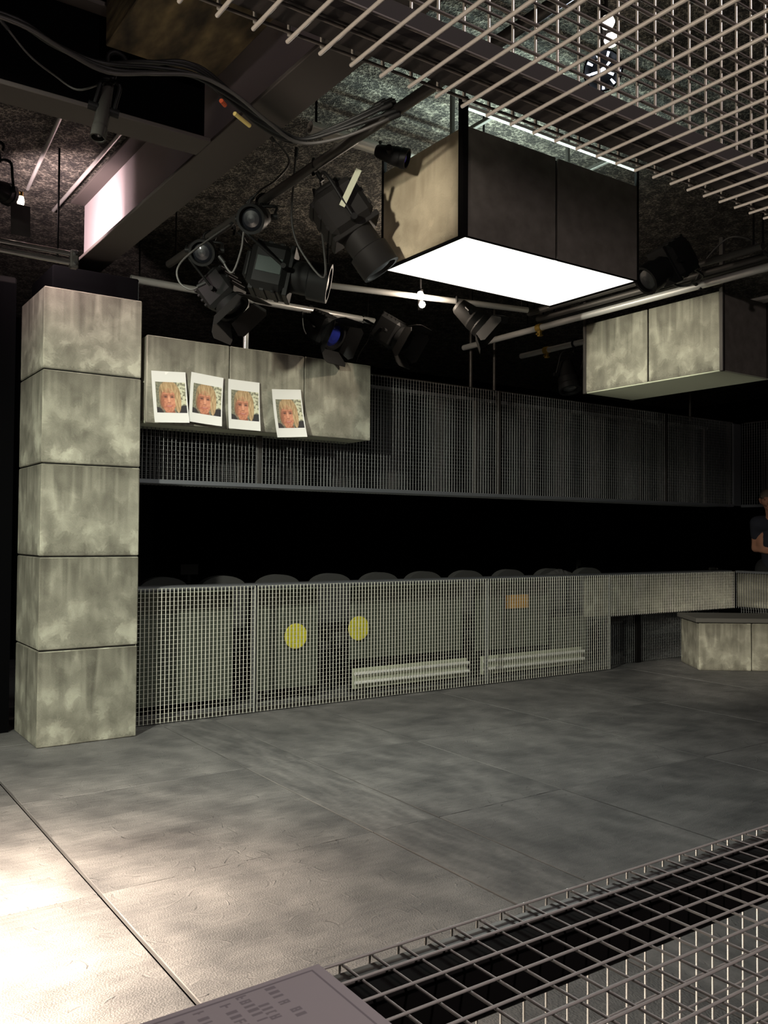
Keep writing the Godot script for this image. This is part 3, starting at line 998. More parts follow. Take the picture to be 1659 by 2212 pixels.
func programme() -> void:
	var o := thing("paper_sheet", "pale folded paper programme with grey print lying on the mesh rail", "paper", Vector3(0.356, 0.984, -0.597))
	var tex := textured(printed_sheet(), 0.75)
	for k in 2:
		var st := begin()
		var nx := 12
		var nz := 6
		var w := 0.42 + 0.004 * k
		var d := 0.30
		for s in [0.0, -0.0006]:
			for i in nx:
				for j in nz:
					var ps := []
					var uv := []
					for q in [[0, 0], [1, 0], [1, 1], [0, 1]]:
						var u := float(i + q[0]) / nx
						var v := float(j + q[1]) / nz
						var y := 0.002 + 0.004 * (1 - k) + 0.003 * sin(u * 5.0) * v + (0.004 * u * u if k == 0 else 0.0)
						ps.append(Vector3((u - 1.0) * w + 0.004 * k, y + s, v * d + 0.001 * k))
						uv.append(Vector2(u, v))
					var nn := Vector3.UP if s == 0.0 else Vector3.DOWN
					quad(st, ps, [nn, nn, nn, nn], uv)
		obj("page" if k == 0 else "lower_page", st, tex if k == 0 else M.white, o)

func bench() -> void:
	var b := thing("concrete_bench", "low angled concrete bench block with a dark slab top by the corner", "bench", Vector3(7.6, 0, -5.40), -0.650)
	var st0 := begin()
	bx(st0, Vector3(0.262, 0.235, -0.30), Vector3(0.515, 0.47, 0.60), Basis(), 0.006)
	obj("concrete_block", st0, M.concrete_2, b)
	var st1 := begin()
	bx(st1, Vector3(0.90, 0.235, -0.30), Vector3(0.74, 0.47, 0.60), Basis(), 0.006)
	obj("concrete_block", st1, M.concrete_4, b)
	obj("slab_top", plain_box(Vector3(0.635, 0.50, -0.31), Vector3(1.33, 0.045, 0.66), 0.006), M.rail_dark, b)
	obj("core", plain_box(Vector3(0.63, 0.24, -0.31), Vector3(1.22, 0.46, 0.54)), M.black, b)

# ------------------------------------------------------------------ rig
func pipe_thing(called: String, label: String, a: Vector3, b: Vector3, r: float, m: Material, group := "", clamps := []) -> Node3D:
	var c := (a + b) / 2
	var o := thing(called, label, "lighting bar", c, 0.0, group)
	var st := begin()
	pipe(st, a - c, b - c, r, 0.004, 20)
	obj("tube", st, m, o)
	var d := (b - a).normalized()
	for t in clamps:
		var k := begin()
		var q: Vector3 = a.lerp(b, t) - c
		cyl(k, q - d * 0.025, q + d * 0.025, r + 0.008, r + 0.008, 14)
		bx(k, q + Vector3(0, -r - 0.02, 0), Vector3(0.03, 0.05, 0.03), Basis(), 0.004)
		cyl(k, q + Vector3(0, -r - 0.03, 0) - side_of(d) * 0.035, q + Vector3(0, -r - 0.03, 0) + side_of(d) * 0.035, 0.007, 0.007, 8)
		obj("clamp", k, M.brass, o)
	for t in [0.03, 0.97]:
		var q: Vector3 = a.lerp(b, t) - c
		var k := begin()
		cyl(k, q + Vector3(0, r, 0), Vector3(q.x, CEIL - c.y, q.z), 0.006, 0.006, 8)
		obj("drop_rod", k, M.black, o)
	return o

func pipes() -> void:
	pipe_thing("lighting_bar", "dark lighting bar running under the I-beam, carrying the large lanterns", Vector3(2.09, 3.1, -5.5), Vector3(2.09, 3.1, -1.6), 0.024, M.dark_steel)
	pipe_thing("lighting_bar", "bright scaffold pipe running above the concrete fascia", Vector3(1.95, 3.06, -5.84), Vector3(3.95, 3.06, -5.84), 0.026, M.steel)
	pipe_thing("lighting_bar", "long scaffold pipe with brass clamps passing over the smaller concrete box", Vector3(5.0, 3.0, -5.96), Vector3(5.0, 3.0, -2.2), 0.025, M.steel, "", [0.25, 0.80])
	pipe_thing("lighting_bar", "scaffold pipe with a brass clamp ending behind the smaller concrete box", Vector3(5.66, 3.0, -5.92), Vector3(5.66, 3.0, -3.2), 0.025, M.steel, "", [0.12])
	pipe_thing("lighting_bar", "short silver pipe crossing behind the beige end of the light box", Vector3(2.0, 3.22, -3.50), Vector3(3.1, 3.22, -3.50), 0.03, M.steel)
	pipe_thing("lighting_bar", "dim pipe crossing behind the fascia pipe below the far lanterns", Vector3(3.1, 3.08, -5.25), Vector3(4.75, 3.08, -4.90), 0.022, M.steel)
	for k in [[4.86, 3.06, "uppermost of three dark tubes below the corner of the light box"], [4.96, 3.03, "middle of three dark tubes below the corner of the light box"], [5.08, 3.05, "lowest of three dark tubes below the corner of the light box"]]:
		pipe_thing("lighting_bar", k[2], Vector3(k[0], k[1] + 0.03, -5.0), Vector3(k[0], k[1] + 0.03, -3.0), 0.022, M.dark_steel, "dark tubes under the light box")
	# left: two glossy tubes ending in a clamp at the beam
	for k in [[2.985, "upper of the two glossy black tubes ending at the beam above the column"], [2.935, "lower of the two glossy black tubes ending at the beam above the column"]]:
		var g := paint(Color8(150, 144, 142), 0.16, 0.9)
		pipe_thing("lighting_bar", k[1], Vector3(-1.2, k[0], -5.3), Vector3(1.41, k[0], -5.3), 0.018, g, "glossy tubes left of the beam")
	var c := thing("pipe_clamp", "small steel clamp at the end of the glossy tubes over the column", "clamp", Vector3(1.425, 2.955, -5.3))
	obj("body", plain_box(Vector3.ZERO, Vector3(0.05, 0.11, 0.05), 0.008), M.dark_steel, c)
	var st := begin()
	cyl(st, Vector3(0, 0.03, 0), Vector3(0, 0.03, 0.05), 0.01, 0.01, 10)
	cyl(st, Vector3(0, -0.03, 0), Vector3(0, -0.03, 0.05), 0.01, 0.01, 10)
	obj("bolt", st, M.chrome, c)
	var cc := pipe_thing("conduit", "thin pale conduit fixed across the rough ceiling at far left", Vector3(1.31, CEIL - 0.02, -6.0), Vector3(1.2, CEIL - 0.02, -4.6), 0.012, M.steel)
	cc.set_meta("category", "conduit")
	var c2 := pipe_thing("conduit", "thin pale conduit beside the upper edge of the big beam", Vector3(1.55, CEIL - 0.02, -6.3), Vector3(1.55, CEIL - 0.02, -4.8), 0.012, M.steel)
	c2.set_meta("category", "conduit")

# a theatre lantern built round its own position; fwd is where it points, hang is where its clamp grips
func lantern(label: String, at: Vector3, fwd: Vector3, hang: Vector3, o := {}) -> Node3D:
	var kind: String = o.get("kind", "fresnel")
	var r: float = o.get("r", 0.10)
	var ln: float = o.get("len", 0.26)
	var m: Material = o.get("mat", M.lamp_black)
	var t := thing("stage_lantern", label, "stage light", at, 0.0, o.get("group", ""))
	var f := fwd.normalized()
	var s := side_of(f)
	if absf(f.y) > 0.9:
		s = Vector3(1, 0, 0.2).normalized()
	var u := s.cross(f).normalized()
	s = f.cross(u).normalized()
	var B := Basis(s, u, -f)
	var body := begin()
	if kind == "fresnel":
		bx(body, -f * ln * 0.1, Vector3(r * 2.1, r * 2.2, ln * 0.8), B, r * 0.25)
		bx(body, -f * ln * 0.53, Vector3(r * 1.5, r * 1.6, ln * 0.12), B, r * 0.15)
	elif kind == "profile":
		bx(body, -f * ln * 0.22, Vector3(r * 2.2, r * 2.3, ln * 0.56), B, r * 0.3)
		bx(body, -f * ln * 0.53, Vector3(r * 1.4, r * 1.4, ln * 0.1), B, r * 0.15)
	else:
		lathe(body, Vector3.ZERO, f, [Vector2(0.0, -ln * 0.5), Vector2(r * 0.55, -ln * 0.5), Vector2(r * 0.72, -ln * 0.42), Vector2(r * 0.95, ln * 0.05), Vector2(r, ln * 0.1), Vector2(r, ln * 0.45)], 24)
	obj("housing", body, m, t)
	for k in 4:
		var fin := begin()
		bx(fin, -f * (ln * (0.42 - 0.16 * k)), Vector3(r * 1.7, r * 2.44, ln * 0.07), B, 0.003)
		if kind != "can":
			obj("cooling_fin", fin, m, t)
	var fr := begin()
	var front := ln * (0.5 if kind != "profile" else 0.62)
	if kind == "profile":
		lathe(fr, Vector3.ZERO, f, [Vector2(r * 0.8, ln * 0.04), Vector2(r * 0.8, ln * 0.32), Vector2(r * 0.95, ln * 0.34), Vector2(r * 0.95, front), Vector2(r * 0.78, front), Vector2(r * 0.72, ln * 0.4)], 24)
		obj("lens_tube", fr, m, t)
	else:
		lathe(fr, Vector3.ZERO, f, [Vector2(r * 0.98, ln * 0.28), Vector2(r * 1.08, ln * 0.33), Vector2(r * 1.08, front), Vector2(r * 0.88, front), Vector2(r * 0.84, ln * 0.36)], 24)
		obj("lens_ring", fr, m, t)
	var le := begin()
	lathe(le, Vector3.ZERO, f, [Vector2(r * 0.86, front - 0.03), Vector2(r * 0.6, front - 0.015), Vector2(r * 0.3, front - 0.008), Vector2(0.0, front - 0.005)], 20)
	obj("lens", le, o.get("lens", M.lens), t)
	if o.get("doors", false):
		for k in 4:
			var n: Vector3 = [u, s, -u, -s][k]
			var along: Vector3 = [s, u, s, u][k]
			var outw: Vector3 = (f * 0.9 + n * o.get("spread", 0.55)).normalized()
			var dd := begin()
			var a := r * 1.02
			var h: float = r * (1.35 if k % 2 == 0 else 1.15)
			plate(dd, [Vector2(-a, 0), Vector2(a, 0), Vector2(a * 1.25, h * 0.75), Vector2(a * 1.0, h), Vector2(-a * 1.0, h), Vector2(-a * 1.25, h * 0.75)], along, outw, f * front + n * r * 1.08, 0.003)
			obj("barn_door", dd, M.lamp_grey if o.get("pale_doors", false) else m, t)
	# yoke: two arms up from the sides and a bar over the top
	var hl := hang - at
	var hd := hl.normalized()
	var w := r * 1.35
	var drop := maxf(hl.length() - 0.07, r * 1.3)
	var yo := begin()
	for k in [-1, 1]:
		var p0: Vector3 = s * w * k
		var p1: Vector3 = s * w * k * 0.95 + hd * drop * 0.85
		tube(yo, [p0, p0.lerp(p1, 0.5), p1, hd * drop + s * w * k * 0.5, hd * drop], 0.008, 6, 3)
		cyl(yo, s * (w - 0.015) * k, s * (w + 0.02) * k, 0.016, 0.016, 10)
	obj("yoke", yo, o.get("yoke", M.lamp_black), t)
	# hook clamp round the bar
	var ck := begin()
	var ring := []
	for k in 10:
		var an := -0.6 + k * 0.55
		ring.append(hl + s * cos(an) * 0.034 + Vector3.UP * sin(an) * 0.034)
	tube(ck, ring, 0.009, 6, 2)
	cyl(ck, hd * (drop - 0.01), hl - hd * 0.03, 0.012, 0.012, 8)
	obj("hook_clamp", ck, o.get("yoke", M.lamp_black), t)
	return t

func stage_spot(at: Vector3, aim: Vector3, c: Color, e: float, cone: float, label: String) -> Node3D:
	var f := (aim - at).normalized()
	var glow := paint(c, 0.4)
	glow.emission_enabled = true
	glow.emission = c
	glow.emission_energy_multiplier = 1.5
	var t := lantern(label, at - f * 0.20, f, at - f * 0.20 + Vector3(0, 0.30, 0), {"lens": glow, "kind": "fresnel", "mat": M.lamp_black})
	var l := SpotLight3D.new()
	l.name = "beam"
	l.light_color = c
	l.light_energy = e
	l.light_size = 0.08
	l.spot_angle = cone
	l.spot_angle_attenuation = 0.8
	l.spot_range = 14.0
	l.spot_attenuation = 2.0
	l.shadow_enabled = true
	t.add_child(l)
	l.transform = Transform3D(Basis.looking_at(f, Vector3.UP if absf(f.y) < 0.95 else Vector3.RIGHT), f * 0.15)
	var base := at - f * 0.20
	var po := begin()
	if base.y < 1.6:
		# low lanterns stand on a floor stand, off to the left
		cyl(po, Vector3(-0.24, 0.30, 0), Vector3(-0.24, -base.y + 0.02, 0), 0.016, 0.016, 12)
		cyl(po, Vector3(-0.24, 0.30, 0), Vector3(0.0, 0.30, 0), 0.012, 0.012, 10)
		cyl(po, Vector3(-0.24, -base.y, 0), Vector3(-0.24, -base.y + 0.02, 0), 0.15, 0.14, 24)
		obj("stand", po, M.black, t)
	else:
		cyl(po, Vector3(0, 0.32, 0), Vector3(0, CEIL - base.y, 0), 0.016, 0.016, 12)
		obj("drop_pole", po, M.black, t)
	return t

func house_lamp(at: Vector3, c: Color, e: float) -> void:
	var t := thing("ceiling_lamp", "round frosted house lamp hanging over the near seats", "lamp", at)
	var st := begin()
	lathe(st, Vector3.ZERO, Vector3.UP, [Vector2(0, -0.08), Vector2(0.05, -0.065), Vector2(0.08, 0.0), Vector2(0.05, 0.065), Vector2(0.0, 0.08)], 20)
	var g := paint(c, 0.5)
	g.emission_enabled = true
	g.emission = c
	g.emission_energy_multiplier = 1.5
	obj("light_globe", st, g, t)
	var s2 := begin()
	cyl(s2, Vector3(0, 0.075, 0), Vector3(0, CEIL - at.y, 0), 0.012, 0.012, 8)
	obj("stem", s2, M.black, t)
	var l := OmniLight3D.new()
	l.name = "globe_light"
	l.light_color = c
	l.light_energy = e
	l.light_size = 0.08
	l.omni_range = 14.0
	l.omni_attenuation = 2.0
	l.shadow_enabled = true
	t.add_child(l)

func lanterns() -> void:
	var bx_ := 2.09
	var a := lantern("large slatted profile lantern with a white label strip, left of the light box", Vector3(2.27, 2.82, -3.55), Vector3(0.23, -0.37, 0.13), Vector3(bx_, 3.1, -3.62), {"kind": "profile", "r": 0.105, "len": 0.40, "mat": M.lamp_grey, "doors": false})
	var st := begin()
	var dir := Vector3(-0.061, -0.169, -0.048).normalized()
	var lp := Vector3(2.262, 2.944, -3.554) - Vector3(2.27, 2.82, -3.55) + Vector3(-0.085, 0.01, 0.13)
	bx(st, lp, Vector3(0.028, 0.19, 0.002), Basis(dir.cross(Vector3(-0.5, 0, 0.85)).normalized(), -dir, dir.cross(Vector3(-0.5, 0, 0.85)).normalized().cross(-dir)))
	var ls := obj("label_strip", st, M.pale_panel, a)
	ls.set_meta("label", "white label strip")
	var boxy := lantern("large dark lantern with a round barrel and boxy housing, above the fascia", Vector3(2.46, 2.87, -4.57), Vector3(0.40, -0.10, 0.27), Vector3(bx_ + 0.05, 3.1, -4.62), {"kind": "profile", "r": 0.122, "len": 0.42})
	var gl := begin()
	var gf := Vector3(0.40, -0.10, 0.27).normalized()
	var gs := side_of(gf)
	var gu := gs.cross(gf).normalized()
	bx(gl, gs * 0.137 - gf * 0.09, Vector3(0.003, 0.09, 0.15), Basis(gs, gu, -gf), 0.001)
	obj("green_label", gl, paint(Color8(20, 36, 32), 0.6), boxy)
	lantern("dark lantern with open barn doors pointing down beside the fascia pipe", Vector3(2.32, 2.86, -5.15), Vector3(0.25, -0.55, 0.35), Vector3(bx_, 3.1, -5.16), {"kind": "fresnel", "r": 0.10, "len": 0.26, "doors": true, "pale_doors": true, "spread": 0.7})
	lantern("dark lantern hanging in shadow close under the big beam", Vector3(2.02, 2.98, -4.75), Vector3(-0.4, -0.35, 0.6), Vector3(bx_, 3.1, -4.85), {"kind": "can", "r": 0.07, "len": 0.22})
	lantern("small dark lantern in shadow midway along the dark lighting bar", Vector3(2.03, 2.98, -4.1), Vector3(-0.5, -0.3, 0.5), Vector3(bx_, 3.1, -4.15), {"kind": "can", "r": 0.07, "len": 0.22})
	lantern("dark blue-glassed lantern hanging just above the top of the fascia", Vector3(3.38, 2.87, -5.66), Vector3(0.25, -0.45, 0.75), Vector3(3.36, 3.06, -5.84), {"kind": "fresnel", "r": 0.10, "len": 0.24, "doors": true, "lens": paint(Color8(30, 38, 110), 0.15)})
	lantern("black lantern with side barn doors at the end of the fascia pipe", Vector3(3.82, 2.86, -5.40), Vector3(0.30, -0.40, 0.55), Vector3(3.86, 3.06, -5.84), {"kind": "fresnel", "r": 0.095, "len": 0.25, "doors": true, "pale_doors": true})
	lantern("grey can lantern with a pale flap, under the glowing light box", Vector3(4.13, 2.93, -4.85), Vector3(0.35, -0.40, 0.30), Vector3(4.15, 3.08, -5.03), {"kind": "can", "r": 0.085, "len": 0.26, "mat": M.lamp_grey, "doors": true, "pale_doors": true})
	lantern("large dark lantern on the scaffold pipe right of the light box", Vector3(4.58, 3.04, -3.48), Vector3(-0.35, -0.26, -0.1), Vector3(5.0, 3.0, -3.55), {"kind": "profile", "r": 0.10, "len": 0.32})
	lantern("black lantern hanging behind the pale side of the smaller concrete box", Vector3(5.62, 2.72, -5.3), Vector3(-0.1, -0.9, 0.3), Vector3(5.66, 3.0, -5.25), {"kind": "can", "r": 0.09, "len": 0.28})
	lantern("slim silver lantern clamped among the cables under the cross-beam", Vector3(0.955, 2.88, -3.19), Vector3(-0.18, -0.9, 0.10), Vector3(0.99, 3.05, -3.15), {"kind": "can", "r": 0.026, "len": 0.24, "mat": M.tube_grey})
	lantern("small dark lantern with a blue gel glinting behind the beige panel", Vector3(2.36, 3.13, -3.35), Vector3(0.5, -0.25, 0.5), Vector3(2.40, 3.22, -3.5), {"kind": "can", "r": 0.045, "len": 0.16, "lens": paint(Color8(60, 50, 190), 0.2)})
	# the lit lamp at far left that washes the beam's web
	var c := Color8(255, 226, 226)
	var glow := paint(c, 0.4)
	glow.emission_enabled = true
	glow.emission = Color8(255, 240, 215)
	glow.emission_energy_multiplier = 4.0
	var at := Vector3(1.130, 3.250, -5.341)
	var aim := Vector3(1.70, 3.27, -5.85)
	var f := (aim - at).normalized()
	var t := lantern("lit dark lantern with glowing bulb and a hanging flap at far left", at - f * 0.17, f, at - f * 0.17 + Vector3(-0.02, 0.24, 0), {"kind": "can", "r": 0.058, "len": 0.14, "lens": M.lens})
	var bulb := begin()
	lathe(bulb, f * 0.17, Vector3.UP, [Vector2(0, -0.036), Vector2(0.016, -0.028), Vector2(0.021, 0), Vector2(0.016, 0.028), Vector2(0, 0.036)], 14)
	obj("light_bulb", bulb, glow, t)
	var holder := begin()
	cyl(holder, f * 0.06 + Vector3(0, 0.05, 0), f * 0.17 + Vector3(0, 0.045, 0), 0.008, 0.008, 8)
	cyl(holder, f * 0.17 + Vector3(0, 0.03, 0), f * 0.17 + Vector3(0, 0.055, 0), 0.014, 0.014, 10)
	obj("lamp_holder", holder, M.brass, t)
	var fl := begin()
	bx(fl, Vector3(0.10, -0.15, 0.02), Vector3(0.13, 0.17, 0.003), Basis(Vector3(0.3, 1, 0.2).normalized(), 0.5))
	obj("flap", fl, M.lamp_grey, t)
	var l := SpotLight3D.new()
	l.name = "beam"
	l.light_color = c
	l.light_energy = 2.4
	l.light_size = 0.04
	l.spot_angle = 80.0
	l.spot_angle_attenuation = 1.0
	l.spot_range = 8.0
	l.spot_attenuation = 2.0
	l.shadow_enabled = true
	t.add_child(l)
	l.transform = Transform3D(Basis.looking_at(f, Vector3.UP), f * 0.20)
	# two small bright lamps seen through the rig and the mesh
	for q in [[Vector3(3.836, 3.06, -5.07), 0.026, "pair of tiny glowing bulbs among the far lanterns under the light box"], [Vector3(2.80, 3.44, -2.42), 0.03, "pair of small white bulbs glowing above the near mesh"]]:
		var w := thing("twin_lamp", q[2], "lamp", q[0])
		var g := paint(Color.WHITE, 0.4)
		g.emission_enabled = true
		g.emission = Color8(255, 250, 240)
		g.emission_energy_multiplier = 3.0
		for k in 2:
			var s := begin()
			var rr: float = q[1]
			lathe(s, Vector3(0.012 * k, 0.03 - 0.075 * k, 0.008 * k) , Vector3.UP, [Vector2(0, -rr), Vector2(rr * 0.7, -rr * 0.7), Vector2(rr, 0), Vector2(rr * 0.7, rr * 0.7), Vector2(0, rr)], 14)
			obj("light_bulb", s, g, w)
		obj("bracket", plain_box(Vector3(0.03, 0.0, -0.035), Vector3(0.03, 0.16, 0.03), 0.004), M.black, w)
		var s3 := begin()
		cyl(s3, Vector3(0.03, 0.06, -0.035), Vector3(0.03, CEIL - q[0].y, -0.035), 0.008, 0.008, 8)
		obj("stem", s3, M.black, w)
		var ol := OmniLight3D.new()
		ol.name = "bulb_light"
		ol.light_color = Color8(255, 236, 214)
		ol.light_energy = 0.7 if q[0].y < 3.2 else 0.03
		ol.light_size = 0.03
		ol.omni_range = 6.0
		ol.omni_attenuation = 2.0
		ol.shadow_enabled = true
		w.add_child(ol)
		ol.position = Vector3(0, -0.01, 0.05)
	# faceted reflector lamp above the near mesh
	var rf := thing("reflector_lamp", "round lamp with sparkling faceted reflector seen through the near mesh", "lamp", Vector3(2.76, 3.25, -2.41))
	var d := (Vector3(0, 1.33, 0) - Vector3(2.76, 3.25, -2.41)).normalized()
	var h := begin()
	lathe(h, Vector3.ZERO, d, [Vector2(0.0, -0.09), Vector2(0.05, -0.09), Vector2(0.075, 0.0), Vector2(0.08, 0.02), Vector2(0.074, 0.02), Vector2(0.045, -0.05), Vector2(0, -0.06)], 24)
	obj("housing", h, M.lamp_black, rf)
	var em := paint(Color.WHITE, 0.2)
	em.emission_enabled = true
	em.emission = Color8(225, 235, 255)
	em.emission_energy_multiplier = 2.5
	var su := side_of(d)
	var sv := d.cross(su)
	var n := 0
	for ringn in [[9, 0.060], [5, 0.036]]:
		for k in ringn[0]:
			if (k * 7 + ringn[0]) % 4 == 0:
				continue
			var an: float = TAU * k / ringn[0] + 0.2
			var e := su * cos(an) + sv * sin(an)
			var fa := begin()
			plate(fa, [Vector2(-0.004, -0.013), Vector2(0.004, -0.013), Vector2(0.0055, 0.011), Vector2(-0.0055, 0.011)], d.cross(e), e, e * ringn[1] + d * (0.012 - 0.05 * (0.06 - ringn[1]) / 0.03), 0.002)
			obj("light_facet", fa, em, rf)
			n += 1
	var bl := begin()
	cyl(bl, -d * 0.04, d * 0.005, 0.012, 0.009, 12)
	obj("light_bulb", bl, em, rf)
	var s4 := begin()
	cyl(s4, -d * 0.08, -d * 0.08 + Vector3(0, CEIL - 3.25 - 0.07, 0), 0.009, 0.009, 8)
	obj("stem", s4, M.black, rf)
	var ro := SpotLight3D.new()
	ro.name = "beam"
	ro.light_color = Color8(225, 235, 255)
	ro.light_energy = 0.3
	ro.light_size = 0.06
	ro.spot_angle = 40.0
	ro.spot_range = 8.0
	ro.spot_attenuation = 2.0
	ro.shadow_enabled = true
	rf.add_child(ro)
	ro.transform = Transform3D(Basis.looking_at(d, Vector3.UP), d * 0.05)

func cable(label: String, pts: Array, r: float, m: Material, group := "") -> void:
	var o := thing("cable", label, "cable", pts[0], 0.0, group)
	var st := begin()
	var q := []
	for p in pts:
		q.append(p - pts[0])
	tube(st, q, r, 7, 6)
	obj("sheath", st, m, o)
	for k in [0, -1]:
		var e: Vector3 = q[k]
		var d: Vector3 = ((q[1] - q[0]) if k == 0 else (q[-1] - q[-2])).normalized()
		var s := begin()
		cyl(s, e - d * 0.025, e + d * 0.025, r * 1.7, r * 1.7, 8)
		obj("plug", s, M.cable, o)

func cables() -> void:
	var run := [Vector3(0.40, 3.05, -3.08), Vector3(0.62, 3.04, -3.06), Vector3(0.78, 3.03, -3.12), Vector3(0.94, 3.035, -3.16), Vector3(1.1, 3.05, -3.09), Vector3(1.25, 3.07, -3.06), Vector3(1.40, 3.05, -3.10), Vector3(1.60, 3.03, -3.20), Vector3(1.80, 3.03, -3.27), Vector3(1.93, 3.06, -3.13), Vector3(2.06, 3.12, -2.95)]
	var words := ["uppermost black cable of the bundle slung under the big beam", "second black cable from the top of the bundle under the big beam", "third black cable from the top of the bundle under the big beam", "black cable third from the bottom of the bundle under the big beam", "second-lowest black cable of the bundle slung under the big beam", "lowest sagging grey cable of the bundle slung under the big beam"]
	for k in 6:
		var pts := []
		for i in run.size():
			pts.append(run[i] + Vector3(0.012 * sin(i * 1.7 + k * 2.1), 0.025 - 0.014 * k - 0.012 * sin(i * 0.9 + k), 0.03 * (k - 2.5) * 0.6 + 0.015 * sin(i * 1.3 + k)))
		cable(words[k], pts, 0.0075, M.cable if k < 5 else M.cable_grey, "cables in the bundle under the beam")
	var tp := [[Vector3(1.377, 3.0, -3.10), Vector3(1.405, 3.0, -3.125), Color8(196, 84, 44), "short band of red-orange tape on the cable bundle"], [Vector3(1.455, 2.99, -3.145), Vector3(1.545, 2.985, -3.195), Color8(216, 196, 120), "longer band of cream tape on the cable bundle"]]
	for q in tp:
		var st := begin()
		var c: Vector3 = (q[0] + q[1]) / 2
		cyl(st, q[0] - c, q[1] - c, 0.0085, 0.0085, 10)
		tag(obj("tape_band", st, paint(q[2], 0.5)), q[3], "tape", "")
		get_child(-1).position = c
	cable("thin grey cable drooping across to the slim silver lantern", [Vector3(0.62, 3.12, -3.26), Vector3(0.72, 3.06, -3.31), Vector3(0.82, 3.04, -3.36), Vector3(0.90, 3.0, -3.34), Vector3(0.955, 2.99, -3.22)], 0.004, M.cable_grey)
	cable("grey cable dropping from the beam bundle to the dark lighting bar", [Vector3(2.06, 3.38, -4.01), Vector3(2.18, 3.3, -4.03), Vector3(2.13, 3.2, -4.08), Vector3(2.06, 3.14, -4.12), Vector3(2.02, 3.09, -4.16)], 0.006, M.cable_grey)
	cable("long grey cable looping down past the round-barrelled lantern", [Vector3(2.21, 3.34, -4.01), Vector3(2.2, 3.17, -4.02), Vector3(2.2, 2.97, -4.03), Vector3(2.24, 2.82, -4.0), Vector3(2.34, 2.68, -3.93), Vector3(2.33, 2.92, -3.94), Vector3(2.29, 3.12, -3.95)], 0.006, M.cable_grey)
	cable("grey cable hanging left of the boxy lantern housing", [Vector3(2.01, 3.06, -4.15), Vector3(1.99, 2.92, -4.17), Vector3(1.98, 2.82, -4.18), Vector3(1.94, 2.70, -4.2), Vector3(1.9, 2.77, -4.24)], 0.006, M.cable_grey)
	cable("short cable loop above the fascia at the barn-door lantern", [Vector3(2.08, 3.08, -4.5), Vector3(1.85, 2.88, -4.5), Vector3(1.76, 2.77, -4.5), Vector3(1.77, 2.69, -4.5), Vector3(1.82, 2.65, -4.46), Vector3(1.87, 2.68, -4.44)], 0.006, M.cable_grey)
	cable("thin white safety wire hanging in a V above the fascia", [Vector3(3.22, 2.98, -5.72), Vector3(3.24, 2.86, -5.72), Vector3(3.32, 2.78, -5.70), Vector3(3.36, 2.84, -5.69), Vector3(3.38, 2.95, -5.70)], 0.004, M.white)
	cable("thin pale wire dropping to the right end of the fascia top", [Vector3(3.84, 2.98, -5.70), Vector3(3.80, 2.86, -5.70), Vector3(3.74, 2.76, -5.72), Vector3(3.71, 2.66, -5.74)], 0.004, M.cable_grey)
	cable("black cable coiled over the scaffold pipe right of the light box", [Vector3(4.9, 3.05, -3.0), Vector3(4.9, 3.16, -3.1), Vector3(4.9, 3.22, -3.25), Vector3(4.9, 3.14, -3.4), Vector3(4.93, 3.04, -3.5)], 0.006, M.cable_grey)

func seats() -> void:
	# rounded seat backs just showing over the far rail
	var proto: Node3D = null
	var xs := [2.59, 3.11, 3.64, 4.18, 4.72, 5.25, 5.80, 6.39, 7.0, 7.6]
	var order := ["first", "second", "third", "fourth", "fifth", "sixth", "seventh", "eighth", "ninth", "tenth"]
	for i in xs.size():
		var o: Node3D
		if proto == null:
			proto = thing("theatre_seat", "", "seat", Vector3.ZERO, 0.0, "seats behind the far balustrade")
			o = proto
			var bk := begin()
			var pts := []
			for k in 17:
				var t := PI * k / 16.0
				pts.append(Vector2(cos(t) * 0.215, 0.86 + sin(t) * 0.115))
			pts.append(Vector2(-0.205, 0.45))
			pts.append(Vector2(0.205, 0.45))
			plate(bk, pts, Vector3.RIGHT, Vector3.UP, Vector3(0, 0, -0.02), 0.09)
			obj("backrest", bk, M.seat, o)
			var pad := begin()
			bx(pad, Vector3(0, 0.44, 0.20), Vector3(0.44, 0.09, 0.42), Basis(), 0.03)
			obj("seat", pad, M.seat, o)
			for s in [-1, 1]:
				obj("leg", plain_box(Vector3(s * 0.2, 0.2, 0.0), Vector3(0.03, 0.40, 0.04), 0.004), M.black, o)
				obj("leg", plain_box(Vector3(s * 0.2, 0.2, 0.36), Vector3(0.03, 0.40, 0.04), 0.004), M.black, o)
		else:
			o = proto.duplicate()
			o.name = numbered("theatre_seat")
			add_child(o)
		o.position = Vector3(xs[i], 0, -6.85)
		o.rotation.y = 0.0
		o.set_meta("label", "grey round-backed seat over the far rail, %s from the column" % order[i])
		o.set_meta("category", "seat")
		o.set_meta("group", "seats behind the far balustrade")

